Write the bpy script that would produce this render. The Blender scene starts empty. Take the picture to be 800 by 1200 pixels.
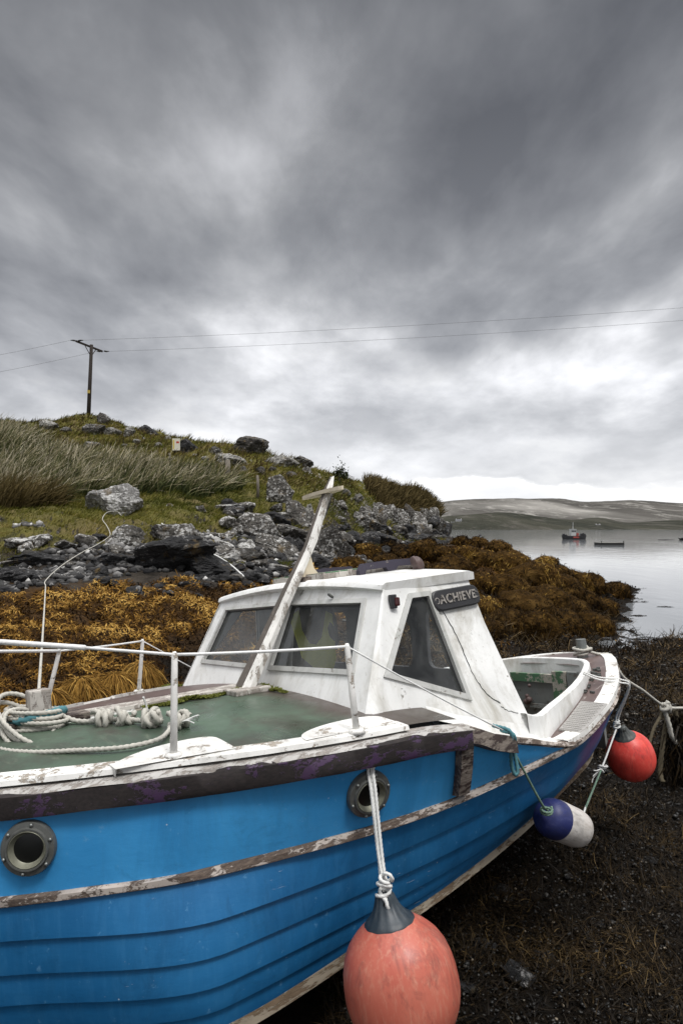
import bpy, bmesh, math, random
import numpy as np
from mathutils import Vector, Matrix, noise as mnoise
R_ = random.Random(7)
rng = np.random.default_rng(11)
scn = bpy.context.scene
COL = scn.collection
EYE = 2.0            # eye height above the beach at the boat
F = 800.0            # focal length in photo pixels (24 mm)
HOR = 617.0

# ------------------------------------------------------------------ helpers
def V3(a): return Vector((float(a[0]), float(a[1]), float(a[2])))
def at(px, py, Y):   # the point seen at (px, py) of the photo, Y metres away
    return Vector(((px-400)/F*Y, Y, EYE-(py-HOR)/F*Y))
def link(name, me, parent=None, mats=()):
    o = bpy.data.objects.new(name, me); COL.objects.link(o)
    if parent is not None: o.parent = parent
    for m in mats: me.materials.append(m)
    return o
def obj(name, verts, faces, mat, parent=None, smooth=False, loc=None):
    me = bpy.data.meshes.new(name)
    me.from_pydata([tuple(v) for v in verts], [], [tuple(f) for f in faces]); me.update()
    if smooth: me.polygons.foreach_set('use_smooth', [True]*len(me.polygons))
    o = link(name, me, parent, [mat] if mat else [])
    if loc is not None: o.location = loc
    return o
def bmobj(name, bm, mat, parent=None, smooth=False, loc=None):
    me = bpy.data.meshes.new(name); bmesh.ops.recalc_face_normals(bm, faces=bm.faces)
    bm.to_mesh(me); bm.free()
    if smooth: me.polygons.foreach_set('use_smooth', [True]*len(me.polygons))
    o = link(name, me, parent, [mat] if mat else [])
    if loc is not None: o.location = loc
    return o
def npmesh(name, verts, quads, mat, smooth=False, tint=None):
    me = bpy.data.meshes.new(name)
    nv, nq = len(verts), len(quads)
    k = quads.shape[1]
    me.vertices.add(nv); me.vertices.foreach_set('co', np.ascontiguousarray(verts, dtype=np.float32).ravel())
    me.loops.add(nq*k); me.loops.foreach_set('vertex_index', np.ascontiguousarray(quads, dtype=np.int32).ravel())
    me.polygons.add(nq); me.polygons.foreach_set('loop_start', np.arange(0, nq*k, k, dtype=np.int32))
    try: me.polygons.foreach_set('loop_total', np.full(nq, k, dtype=np.int32))
    except Exception: pass
    if smooth: me.polygons.foreach_set('use_smooth', np.ones(nq, dtype=bool))
    if tint is not None:
        a = me.attributes.new('tint', 'FLOAT', 'POINT'); a.data.foreach_set('value', np.ascontiguousarray(tint, dtype=np.float32))
    me.update(calc_edges=True); me.validate()
    me.materials.append(mat)
    return me
def tag(o, label=None, cat=None, group=None, kind=None):
    if label: o['label'] = label
    if cat: o['category'] = cat
    if group: o['group'] = group
    if kind: o['kind'] = kind
    return o
def empty(name, loc=(0, 0, 0)):
    o = bpy.data.objects.new(name, None); COL.objects.link(o); o.location = loc; o.empty_display_size = .2
    return o
def add_box(bm, c, sx, sy, sz, rot=None, bev=0.0):
    m = Matrix.Translation(Vector(c)) @ (rot.to_4x4() if rot else Matrix.Identity(4)) @ Matrix.Diagonal((sx, sy, sz, 1))
    r = bmesh.ops.create_cube(bm, size=1, matrix=m)
    if bev:
        es = list({e for v in r['verts'] for e in v.link_edges})
        bmesh.ops.bevel(bm, geom=es, offset=bev, segments=2, affect='EDGES', profile=.6)
def tube_data(pts, radii, n=8, lobes=0, pitch=.1, cap=True):
    P = [Vector(p) for p in pts]; V = []; Fc = []
    if not hasattr(radii, '__len__'): radii = [radii]*len(P)
    t0 = (P[1]-P[0]).normalized(); up = Vector((0, 0, 1)) if abs(t0.z) < .9 else Vector((1, 0, 0))
    nrm = (up - t0*up.dot(t0)).normalized(); L = 0
    for i, p in enumerate(P):
        if i == 0: t = t0
        elif i == len(P)-1: t = (P[i]-P[i-1])
        else: t = (P[i+1]-P[i-1])
        if t.length < 1e-9: t = t0.copy()
        t.normalize(); nrm = (nrm - t*nrm.dot(t))
        if nrm.length < 1e-6: nrm = t.orthogonal()
        nrm.normalize(); b = t.cross(nrm)
        if i: L += (P[i]-P[i-1]).length
        for k in range(n):
            a = 2*math.pi*k/n; r = radii[i]
            if lobes: r *= .55+.55*abs(math.cos(lobes/2*(a-2*math.pi*L/pitch)))
            V.append(p+nrm*(math.cos(a)*r)+b*(math.sin(a)*r))
    for i in range(len(P)-1):
        for k in range(n):
            k2 = (k+1) % n
            Fc.append((i*n+k, i*n+k2, (i+1)*n+k2, (i+1)*n+k))
    if cap:
        Fc.append(tuple(range(n-1, -1, -1))); Fc.append(tuple(range((len(P)-1)*n, len(P)*n)))
    return V, Fc
def spline(pts, n=12):
    P = [Vector(p) for p in pts]; P = [P[0]*2-P[1]]+P+[P[-1]*2-P[-2]]; out = []
    for i in range(1, len(P)-2):
        a, b, c, d = P[i-1], P[i], P[i+1], P[i+2]
        for k in range(n):
            t = k/n
            out.append(.5*((2*b)+(c-a)*t+(2*a-5*b+4*c-d)*t*t+(3*b-a-3*c+d)*t**3))
    out.append(P[-2]); return out
def resample(pts, step):
    P = [Vector(p) for p in pts]; out = [P[0].copy()]; acc = 0
    for a, b in zip(P, P[1:]):
        d = (b-a).length
        if d < 1e-9: continue
        x = step-acc
        while x <= d:
            out.append(a+(b-a)*(x/d)); x += step
        acc = d-(x-step)
    return out+[P[-1]]
def rope(name, pts, r, mat, parent=None, smooth_n=10, twist=True, step=None):
    P = spline(pts, smooth_n) if smooth_n else [Vector(p) for p in pts]
    if twist:
        P = resample(P, step or r*.9)
        V, Fc = tube_data(P, r, 12, 3, r*7)
    else: V, Fc = tube_data(P, r, 8)
    return obj(name, V, Fc, mat, parent, True)
def pch(xs, ys):
    xs = np.array(xs, float); ys = np.array(ys, float); h = np.diff(xs); d = np.diff(ys)/h
    m = np.zeros_like(ys); m[0] = d[0]; m[-1] = d[-1]
    for i in range(1, len(xs)-1):
        if d[i-1]*d[i] > 0:
            w1 = 2*h[i]+h[i-1]; w2 = h[i]+2*h[i-1]; m[i] = (w1+w2)/(w1/d[i-1]+w2/d[i])
    def f(x):
        x = np.clip(x, xs[0], xs[-1]); i = np.clip(np.searchsorted(xs, x)-1, 0, len(h)-1)
        t = (x-xs[i])/h[i]
        return (ys[i]*(1+2*t)*(1-t)**2+h[i]*m[i]*t*(1-t)**2+ys[i+1]*t*t*(3-2*t)+h[i]*m[i+1]*t*t*(t-1))
    return f

# ------------------------------------------------------------------ materials
class M:
    def __init__(s, name):
        s.m = bpy.data.materials.new(name); s.m.use_nodes = True; s.nt = s.m.node_tree
        s.b = s.nt.nodes['Principled BSDF']; s.out = s.nt.nodes['Material Output']
        s.tc = s.nt.nodes.new('ShaderNodeTexCoord'); s.co = s.tc.outputs['Object']
    def n(s, t, **k):
        nd = s.nt.nodes.new(t)
        for a, v in k.items(): setattr(nd, a, v)
        return nd
    def lk(s, a, b): s.nt.links.new(a, b)
    def setv(s, sock, v):
        if hasattr(v, 'is_linked') or hasattr(v, 'links'): s.lk(v, sock)
        elif hasattr(v, '__len__') and len(v) == 3 and sock.type == 'RGBA': sock.default_value = (*v, 1)
        else: sock.default_value = v
    def noise(s, scale, det=6, rough=.6, dist=0, co=None, col=False):
        nd = s.n('ShaderNodeTexNoise'); s.lk(co or s.co, nd.inputs['Vector'])
        nd.inputs['Scale'].default_value = scale; nd.inputs['Detail'].default_value = det
        nd.inputs['Roughness'].default_value = rough; nd.inputs['Distortion'].default_value = dist
        return nd.outputs['Color' if col else 'Fac']
    def vor(s, scale, feat='F1', co=None, out='Distance', rnd=1):
        nd = s.n('ShaderNodeTexVoronoi', feature=feat); s.lk(co or s.co, nd.inputs['Vector'])
        nd.inputs['Scale'].default_value = scale; nd.inputs['Randomness'].default_value = rnd
        return nd.outputs[out]
    def scale(s, v, co=None):
        nd = s.n('ShaderNodeMapping'); s.lk(co or s.co, nd.inputs['Vector']); nd.inputs['Scale'].default_value = v
        return nd.outputs['Vector']
    def ramp(s, fac, stops, interp='LINEAR'):
        nd = s.n('ShaderNodeValToRGB'); s.setv(nd.inputs['Fac'], fac); e = nd.color_ramp.elements
        nd.color_ramp.interpolation = interp
        while len(e) < len(stops): e.new(.5)
        for el, (p, c) in zip(e, stops):
            el.position = p; el.color = (c, c, c, 1) if not hasattr(c, '__len__') else (*c, 1)
        return nd.outputs['Color']
    def mix(s, fac, a, b, mode='MIX'):
        nd = s.n('ShaderNodeMix', data_type='RGBA', blend_type=mode)
        s.setv(nd.inputs['Factor'], fac); s.setv(nd.inputs[6], a); s.setv(nd.inputs[7], b)
        return nd.outputs[2]
    def math(s, op, a, b=0.0, clamp=False):
        nd = s.n('ShaderNodeMath', operation=op, use_clamp=clamp); s.setv(nd.inputs[0], a); s.setv(nd.inputs[1], b)
        return nd.outputs[0]
    def bump(s, h, strength=.5, dist=.01, prev=None):
        nd = s.n('ShaderNodeBump'); s.setv(nd.inputs['Height'], h)
        nd.inputs['Strength'].default_value = strength; nd.inputs['Distance'].default_value = dist
        if prev is not None: s.lk(prev, nd.inputs['Normal'])
        return nd.outputs['Normal']
    def fin(s, color=None, rough=None, normal=None, spec=.5, metal=None):
        if color is not None: s.setv(s.b.inputs['Base Color'], color)
        if rough is not None: s.setv(s.b.inputs['Roughness'], rough)
        if normal is not None: s.lk(normal, s.b.inputs['Normal'])
        if metal is not None: s.setv(s.b.inputs['Metallic'], metal)
        s.b.inputs['Specular IOR Level'].default_value = spec
        return s.m
    def attr(s, name='tint'):
        nd = s.n('ShaderNodeAttribute'); nd.attribute_name = name
        return nd.outputs['Fac']
    def geo(s, out): return s.n('ShaderNodeNewGeometry').outputs[out]

def plain(name, col, rough=.5, metal=0, spec=.5, var=.25, sc=20):
    m = M(name); nz = m.noise(sc, 5, .65)
    c = m.mix(nz, [x*(1-var) for x in col], [min(1, x*(1+var)) for x in col])
    return m.fin(c, rough, m.bump(nz, .15, .004), spec, metal)

def peeling(name, paint, under, under2, amt=.5, sc=9, stretch=(1, 1, 1), grime=.35, rough=.45, grimecol=(.12, .1, .07)):
    """old paint that has flaked off down to the wood, with grime"""
    m = M(name); co = m.scale(stretch)
    a = m.math('ADD', m.math('MULTIPLY', m.noise(sc, 9, .68, .35, co), .68), m.math('MULTIPLY', m.noise(sc*4.5, 7, .72, .5, co), .32)); chip = m.ramp(a, [(amt-.012, 0), (amt+.012, 1)])
    grain = m.noise(14, 6, .7, .2, m.scale((1.2, 9, 9)))
    wood = m.mix(m.ramp(grain, [(.35, 0), (.65, 1)]), under, under2)
    sh = m.noise(3.1, 5, .6)
    pc = m.mix(m.ramp(sh, [(.3, 0), (.7, 1)]), [x*.82 for x in paint], [min(1, x*1.12) for x in paint])
    speck = m.ramp(m.noise(55, 4, .7), [(.62, 0), (.72, 1)])
    pc = m.mix(m.math('MULTIPLY', speck, .5), pc, grimecol)
    gr = m.ramp(m.noise(4.5, 8, .72, .6, m.scale((1, 1, .45))), [(.48, 0), (.75, grime)])
    pc = m.mix(gr, pc, grimecol)
    c = m.mix(chip, pc, wood)
    nb = m.bump(chip, .6, -.003); nb = m.bump(grain, .2, .003, nb)
    return m.fin(c, m.math('ADD', m.math('MULTIPLY', chip, .35), rough), nb, .4)

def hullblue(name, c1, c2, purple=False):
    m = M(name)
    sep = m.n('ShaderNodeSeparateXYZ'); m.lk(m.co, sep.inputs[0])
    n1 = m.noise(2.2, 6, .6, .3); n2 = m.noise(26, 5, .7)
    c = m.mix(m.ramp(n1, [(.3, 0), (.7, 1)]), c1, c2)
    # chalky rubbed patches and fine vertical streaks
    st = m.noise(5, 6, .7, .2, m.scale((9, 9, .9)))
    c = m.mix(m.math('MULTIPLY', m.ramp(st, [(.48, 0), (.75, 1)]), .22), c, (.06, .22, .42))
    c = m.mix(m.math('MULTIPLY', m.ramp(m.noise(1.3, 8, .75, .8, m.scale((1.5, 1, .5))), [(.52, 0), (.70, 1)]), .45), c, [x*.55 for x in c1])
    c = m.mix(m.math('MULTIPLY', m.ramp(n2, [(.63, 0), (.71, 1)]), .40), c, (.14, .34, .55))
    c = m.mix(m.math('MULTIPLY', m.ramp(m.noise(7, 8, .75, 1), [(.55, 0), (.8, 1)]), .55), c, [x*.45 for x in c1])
    sp = m.ramp(m.vor(13), [(.0, 1), (.045, 0)]); sp = m.math('MULTIPLY', sp, m.ramp(m.noise(3, 2, .5), [(.5, 0), (.6, 1)]))
    c = m.mix(sp, c, (.6, .62, .62))
    scr = m.math('MULTIPLY', m.ramp(m.noise(60, 3, .6, .4, m.scale((.25, 1, 2.2))), [(.70, 0), (.73, 1)]), m.ramp(m.noise(2.6, 3, .5), [(.52, 0), (.62, 1)]))
    c = m.mix(scr, c, (.5, .56, .6))
    if purple:   # purple overpaint towards the quarter
        f = m.math('MULTIPLY', m.ramp(m.math('ADD', sep.outputs[0], m.math('MULTIPLY', n1, .5)), [(0, 0), (1, 1)]), 1)
        x = m.math('SUBTRACT', m.math('ADD', sep.outputs[0], m.math('MULTIPLY', m.noise(4, 4, .6), .5)), 1.55)
        band = m.math('MULTIPLY', m.math('MULTIPLY', x, 5, True), m.math('MULTIPLY', m.math('SUBTRACT', .62, x), 4, True), True)
        c = m.mix(m.math('MULTIPLY', band, .8), c, (.13, .07, .20))
    nb = m.bump(m.noise(11, 8, .7, .2, m.scale((.6, 1, 2))), .22, .006)
    nb = m.bump(n2, .1, .002, nb)
    return m.fin(c, m.ramp(n1, [(.3, .40), (.7, .60)]), nb, .30)

MT = {}
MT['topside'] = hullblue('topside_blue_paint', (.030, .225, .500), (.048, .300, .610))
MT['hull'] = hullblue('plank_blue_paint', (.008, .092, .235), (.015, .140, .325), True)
MT['beam'] = peeling('purple_beam_paint', (.060, .032, .075), (.012, .010, .010), (.030, .023, .022), .45, 6, (1, 2.2, 2.2), .55, .5, (.04, .03, .04))
MT['beamtop'] = peeling('worn_white_edge', (.40, .385, .365), (.16, .14, .125), (.30, .275, .25), .52, 12, (1, 3, 3), .6, .6)
MT['rub'] = peeling('rub_rail_wood', (.44, .385, .34), (.055, .040, .034), (.15, .115, .09), .49, 7, (1, 3, 3), .55, .6, (.06, .05, .04))
MT['white'] = peeling('white_boat_paint', (.75, .75, .73), (.20, .19, .165), (.36, .35, .31), .628, 7, (1, 1, .7), .75, .42, (.24, .21, .14))
MT['whiteworn'] = peeling('worn_white_paint', (.70, .69, .66), (.18, .15, .12), (.36, .32, .27), .565, 11, (1, 1.4, 1.4), .5, .5)
MT['brownboard'] = peeling('dark_brown_board', (.045, .030, .026), (.10, .08, .065), (.24, .205, .175), .50, 8, (1, 3, 3), .4, .5, (.03, .02, .02))
MT['keelwood'] = peeling('keel_wood', (.085, .058, .038), (.15, .10, .065), (.26, .19, .12), .50, 5, (.5, 3, 3), .5, .7, (.02, .015, .01))
MT['strip'] = peeling('bilge_strip_paint', (.34, .29, .22), (.11, .075, .045), (.20, .145, .095), .52, 6, (.7, 3, 3), .45, .6)
MT['greywood'] = peeling('weathered_grey_wood', (.46, .43, .39), (.16, .135, .115), (.34, .31, .28), .50, 4, (3, 3, 1), .3, .7)
MT['mastwhite'] = peeling('mast_paint', (.66, .645, .61), (.20, .175, .15), (.40, .37, .33), .545, 3.4, (5, 5, .9), .25, .6)
MT['cream'] = peeling('cream_paint', (.66, .58, .44), (.20, .15, .10), (.34, .28, .2), .60, 7, (1, 1, 1), .4, .55)
MT['greydark'] = plain('cabin_inside_grey', (.13, .13, .135), .7, var=.3, sc=6)
MT['inside'] = peeling('cockpit_grey_paint', (.20, .21, .20), (.10, .09, .08), (.16, .15, .13), .58, 7, (1, 1, 1), .5, .6)
MT['greenboard'] = peeling('green_board_paint', (.06, .15, .075), (.40, .38, .34), (.28, .25, .2), .50, 9, (1, 1, 1), .4, .6)
MT['metal'] = plain('dull_metal', (.22, .23, .22), .42, .75, .5, .35, 40)
MT['plate'] = plain('grey_tread_plate', (.36, .345, .325), .5, .2, .5, .2, 30)
MT['darkmetal'] = plain('dark_bronze', (.075, .078, .072), .5, .25, .5, .6, 30)
MT['ringmetal'] = plain('porthole_ring_metal', (.115, .118, .11), .42, .35, .5, .6, 34)
MT['rimmetal'] = plain('inner_ring_metal', (.19, .19, .145), .5, .3, .5, .5, 30)
MT['void'] = plain('dark_glass_inside', (.004, .0045, .004), .35)
MT['black'] = plain('black_paint', (.018, .018, .02), .5)
MT['letters'] = peeling('letter_paint', (.30, .28, .26), (.03, .028, .027), (.06, .055, .05), .545, 30, (1, 1, 1), .6, .7)
MT['rope'] = plain('grey_white_rope', (.42, .405, .36), .85, 0, .2, .35, 45)
MT['ropewhite'] = plain('clean_white_rope', (.62, .62, .60), .8, 0, .2, .25, 60)
MT['ropeteal'] = plain('teal_rope', (.075, .19, .215), .85, 0, .2, .4, 50)
MT['ropegreen'] = plain('green_rope', (.13, .20, .15), .85, 0, .2, .5, 50)
MT['ropebrown'] = plain('weedy_brown_rope', (.085, .07, .045), .85, 0, .2, .5, 40)
MT['wire'] = plain('white_rail_paint', (.66, .66, .65), .45, 0, .5, .25, 70)
MT['hivis'] = plain('hi_vis_cloth', (.78, .88, .16), .8, 0, .2, .3, 8)
MT['barewood'] = peeling('bare_dark_mast_wood', (.10, .085, .072), (.05, .042, .037), (.22, .19, .165), .52, 4, (5, 5, .9), .3, .75, (.03, .025, .02))
MT['lens'] = plain('red_lens', (.05, .006, .006), .2, 0, .5, .3, 20)
MT['spot'] = plain('brown_painted_metal', (.085, .055, .05), .5, 0, .4, .4, 25)
MT['pole'] = plain('creosoted_pole', (.030, .024, .021), .8, 0, .2, .3, 8)
MT['cable'] = plain('power_cable', (.10, .10, .10), .6)
MT['post'] = plain('weathered_post', (.16, .14, .115), .9, 0, .2, .4, 20)

def mk_deck():
    m = M('green_deck_paint')
    n1 = m.noise(1.6, 7, .62, .8); n2 = m.noise(14, 6, .7, .3)
    c = m.mix(m.ramp(n1, [(.32, 0), (.62, 1)]), (.034, .050, .036), (.070, .112, .074))
    c = m.mix(m.ramp(m.noise(3.4, 7, .7, .6), [(.45, 0), (.66, .85)]), c, (.042, .038, .028))
    c = m.mix(m.ramp(m.noise(5.5, 7, .7, 1.2, m.scale((2.4, .8, 1))), [(.58, 0), (.72, .5)]), c, (.17, .20, .145))
    c = m.mix(m.ramp(m.noise(17, 5, .7, .3, m.scale((.6, 2, 1))), [(.67, 0), (.72, .55)]), c, (.12, .045, .038))
    c = m.mix(m.ramp(n2, [(.70, 0), (.78, .5)]), c, (.32, .32, .27))
    sep = m.n('ShaderNodeSeparateXYZ'); m.lk(m.co, sep.inputs[0])
    x = m.math('ADD', sep.outputs[0], m.math('MULTIPLY', n1, .22))     # brown bare paint by the cabin foot
    c = m.mix(m.ramp(m.math('ADD', x, .9), [(.84, 0), (.98, .85)]), c, (.055, .036, .030))
    return m.fin(c, m.ramp(m.noise(5, 6, .6, .5), [(.35, .22), (.65, .55)]), m.bump(n2, .25, .004), .5)
MT['deck'] = mk_deck()
def mk_browndeck():
    m = M('brown_deck_paint'); n1 = m.noise(3, 7, .65, .5)
    c = m.mix(m.ramp(n1, [(.3, 0), (.7, 1)]), (.065, .042, .038), (.125, .085, .076))
    c = m.mix(m.ramp(m.noise(12, 6, .7, .4, m.scale((.7, 2, 1))), [(.6, 0), (.66, .8)]), c, (.40, .36, .33))
    return m.fin(c, .42, m.bump(n1, .3, .004), .45)
MT['browndeck'] = mk_browndeck()

def mk_glass():
    m = M('old_window_glass'); nt = m.nt
    tr = m.n('ShaderNodeBsdfTransparent'); tr.inputs[0].default_value = (.86, .89, .89, 1)
    gl = m.n('ShaderNodeBsdfGlossy'); gl.inputs['Roughness'].default_value = .06
    gl.inputs['Color'].default_value = (.9, .92, .93, 1)
    fr = m.n('ShaderNodeFresnel'); fr.inputs['IOR'].default_value = 1.45
    mx = m.n('ShaderNodeMixShader'); m.lk(fr.outputs[0], mx.inputs[0]); m.lk(tr.outputs[0], mx.inputs[1]); m.lk(gl.outputs[0], mx.inputs[2])
    df = m.n('ShaderNodeBsdfDiffuse'); df.inputs[0].default_value = (.36, .37, .36, 1)
    d2 = m.n('ShaderNodeMixShader')
    m.lk(m.ramp(m.noise(4, 8, .7, .8), [(.40, .015), (.76, .17)]), d2.inputs[0])
    m.lk(mx.outputs[0], d2.inputs[1]); m.lk(df.outputs[0], d2.inputs[2]); m.lk(d2.outputs[0], m.out.inputs[0])
    return m.m
MT['glass'] = mk_glass()

def mk_buoy(name, c1, c2, c3):
    m = M(name); n1 = m.noise(4, 7, .65, .7, m.scale((1, 1, .6))); n2 = m.noise(30, 6, .7, .3, m.scale((2.2, 2.2, .45)))
    c = m.mix(m.ramp(n1, [(.3, 0), (.7, 1)]), c1, c2)
    c = m.mix(m.ramp(n2, [(.50, 0), (.72, .7)]), c, c3)
    c = m.mix(m.ramp(m.noise(6, 8, .75, 1.4, m.scale((1.6, 1.6, .6))), [(.50, 0), (.66, .75)]), c, [x*.42+.02 for x in c1])
    c = m.mix(m.ramp(m.noise(70, 3, .6, .5, m.scale((1, .3, .3))), [(.68, 0), (.72, .45)]), c, [x*.3 for x in c1])
    return m.fin(c, m.ramp(n1, [(.3, .34), (.7, .55)]), m.bump(n2, .12, .003), .4)
MT['buoyred'] = mk_buoy('faded_red_buoy_vinyl', (.39, .082, .055), (.48, .140, .092), (.50, .25, .17))
MT['buoyred2'] = mk_buoy('bright_red_buoy_vinyl', (.58, .040, .032), (.68, .075, .055), (.70, .14, .10))
MT['buoyblack'] = mk_buoy('black_buoy_end', (.018, .026, .034), (.03, .042, .052), (.05, .06, .07))
MT['buoygrey'] = mk_buoy('grey_buoy_end', (.05, .055, .052), (.08, .085, .08), (.12, .12, .11))
MT['fenderblue'] = mk_buoy('blue_fender_end', (.012, .016, .085), (.02, .028, .12), (.05, .06, .16))
MT['fenderwhite'] = mk_buoy('dirty_white_fender', (.50, .46, .42), (.66, .63, .60), (.34, .29, .24))

def mk_rock(name, dark, light, lichen, amt, weedline=None):
    m = M(name); m.co = m.geo('Position'); n1 = m.noise(2.2, 9, .68, .4); n2 = m.noise(11, 8, .74, .3); bed = m.noise(3.0, 7, .7, .5, m.scale((1, 1, 6), m.co))
    c = m.mix(m.ramp(m.math('ADD', m.math('MULTIPLY', n1, .5), m.math('MULTIPLY', bed, .5)), [(.35, 0), (.65, 1)]), dark, light)
    li = m.math('ADD', m.math('MULTIPLY', n2, .7), m.math('MULTIPLY', m.noise(1.1, 4, .6), .3))
    c = m.mix(m.ramp(li, [(amt, 0), (amt+.05, 1)]), c, lichen)
    c = m.mix(m.ramp(m.noise(5, 7, .7, .7), [(.62, 0), (.70, .7)]), c, [x*.3 for x in dark])
    c = m.mix(m.ramp(m.noise(3, 5, .7, .2), [(.58, 0), (.68, .65)]), c, (.17, .115, .045))
    nb = m.bump(m.noise(3.4, 10, .75, .4), 1.0, .16); nb = m.bump(bed, .8, .07, nb); nb = m.bump(m.ramp(m.vor(3.2, 'DISTANCE_TO_EDGE', m.scale((1, 1, 1.8))), [(0, 0), (.08, 1)]), .55, .05, nb)
    return m.fin(c, .88, nb, .15)
MT['rocklichen'] = mk_rock('lichened_grey_rock', (.030, .028, .025), (.20, .185, .165), (.62, .61, .585), .505)
MT['rockwhite'] = mk_rock('white_lichen_boulder', (.13, .125, .118), (.34, .33, .315), (.66, .65, .63), .50)
MT['rockgrey'] = mk_rock('grey_rock', (.018, .017, .016), (.125, .115, .102), (.46, .45, .43), .535)
MT['rockdark'] = mk_rock('dark_tidal_rock', (.010, .010, .011), (.075, .074, .074), (.36, .35, .34), .56)
MT['rockhill'] = mk_rock('hill_rock', (.05, .048, .043), (.17, .16, .145), (.40, .39, .36), .51)

# terrain: seaweed on the tidal part, black rock above it, turf on top
ZW = 1.05            # top of the seaweed (world height)
def mk_ground():
    m = M('shore_ground'); pos = m.geo('Position'); sep = m.n('ShaderNodeSeparateXYZ'); m.lk(pos, sep.inputs[0])
    nrm = m.n('ShaderNodeSeparateXYZ'); m.lk(m.geo('True Normal'), nrm.inputs[0])
    big = m.noise(.55, 6, .62, .3, pos); mid = m.noise(2.6, 7, .66, .4, pos); fine = m.noise(16, 7, .7, .3, pos)
    z = m.math('ADD', sep.outputs[2], m.math('MULTIPLY', m.math('SUBTRACT', big, .5), 1.1))
    weed = m.mix(m.ramp(fine, [(.3, 0), (.7, 1)]), (.012, .007, .003), (.070, .036, .011))
    wet = m.mix(m.ramp(fine, [(.35, 0), (.7, 1)]), (.003, .0025, .002), (.014, .010, .006))
    c = m.mix(m.ramp(m.math('ADD', m.math('MULTIPLY', m.math('ADD', z, -.1), 1.4), .0, True), [(.1, 0), (.75, 1)]), wet, weed)
    rock = m.mix(m.ramp(mid, [(.35, 0), (.7, 1)]), (.012, .010, .008), (.060, .050, .040))
    rock = m.mix(m.ramp(m.math('ADD', fine, m.math('MULTIPLY', m.math('SUBTRACT', z, 2.3), .10)), [(.57, 0), (.64, 1)]), rock, (.36, .35, .335))
    turf = m.mix(m.ramp(mid, [(.3, 0), (.7, 1)]), (.050, .052, .012), (.13, .112, .030))
    turf = m.mix(m.ramp(big, [(.46, 0), (.60, .75)]), turf, (.115, .088, .040))
    f1 = m.math('MULTIPLY', m.math('SUBTRACT', z, ZW-.05), 8, True)
    c = m.mix(f1, c, rock)
    f2 = m.math('MULTIPLY', m.math('SUBTRACT', m.math('ADD', z, m.math('MULTIPLY', m.math('SUBTRACT', mid, .5), 1.0)), 1.55), 5, True)
    f3 = m.math('MULTIPLY', m.math('SUBTRACT', m.math('ADD', nrm.outputs[2], m.math('MULTIPLY', m.math('SUBTRACT', mid, .5), .5)), .60), 9, True)
    c = m.mix(m.math('MULTIPLY', f2, f3), c, turf)
    nb = m.bump(mid, .7, .12); nb = m.bump(fine, .7, .03, nb)
    return m.fin(c, .85, nb, .10)
MT['ground'] = mk_ground()
def leafmat(name, stops, rough=.6, spec=.3, trans=0):
    m = M(name); c = m.ramp(m.attr(), stops)
    m.fin(c, rough, None, spec)
    return m.m
MT['wrack'] = leafmat('golden_wrack', [(0, (.006, .0035, .0015)), (.3, (.032, .015, .004)), (.58, (.115, .058, .012)), (.82, (.24, .130, .028)), (1, (.42, .26, .07))], .7, .04)
MT['wrack2'] = leafmat('olive_brown_wrack', [(0, (.005, .003, .001)), (.33, (.024, .013, .004)), (.6, (.110, .058, .012)), (.82, (.25, .150, .032)), (1, (.38, .26, .075))], .7, .04)
MT['weed'] = leafmat('dark_wet_weed', [(0, (.003, .0025, .002)), (.5, (.014, .0095, .005)), (.82, (.042, .027, .011)), (1, (.12, .08, .033))], .6, .10)
MT['grass'] = leafmat('turf_blades', [(0, (.030, .038, .009)), (.4, (.092, .096, .016)), (.7, (.185, .160, .036)), (1, (.32, .25, .11))], .8, .05)
MT['marram'] = leafmat('marram_blades', [(0, (.012, .017, .006)), (.3, (.045, .056, .018)), (.55, (.13, .130, .055)), (.78, (.33, .28, .17)), (1, (.58, .52, .39))], .7, .08)
MT['heather'] = leafmat('heather_blades', [(0, (.018, .014, .007)), (.5, (.064, .048, .018)), (1, (.14, .105, .045))], .8, .05)
MT['pebble'] = leafmat('pebbles', [(0, (.005, .005, .005)), (.7, (.022, .021, .019)), (.95, (.05, .046, .04)), (1, (.20, .165, .12))], .45, .4)
MT['moss'] = leafmat('moss_tufts', [(0, (.045, .055, .012)), (1, (.17, .18, .04))], .8, .1)

# ------------------------------------------------------------------ terrain
def vnoise(x, y, seed=0):
    xi = np.floor(x).astype(int); yi = np.floor(y).astype(int); xf = x-xi; yf = y-yi
    def h(a, b):
        n = (a*374761393+b*668265263+seed*1442695041) & 0xffffffff
        n = ((n ^ (n >> 13))*1274126177) & 0xffffffff
        return ((n ^ (n >> 16)) & 0xffff)/65535.0
    u = xf*xf*(3-2*xf); v = yf*yf*(3-2*yf)
    return (h(xi, yi)*(1-u)+h(xi+1, yi)*u)*(1-v)+(h(xi, yi+1)*(1-u)+h(xi+1, yi+1)*u)*v
def fbm(x, y, oct=5, seed=0, gain=.5):
    a = 1; s = 0; t = 0
    for i in range(oct):
        s = s+a*vnoise(x*2**i+i*17.3, y*2**i-i*9.1, seed+i); t += a; a *= gain
    return s/t-.5
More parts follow.
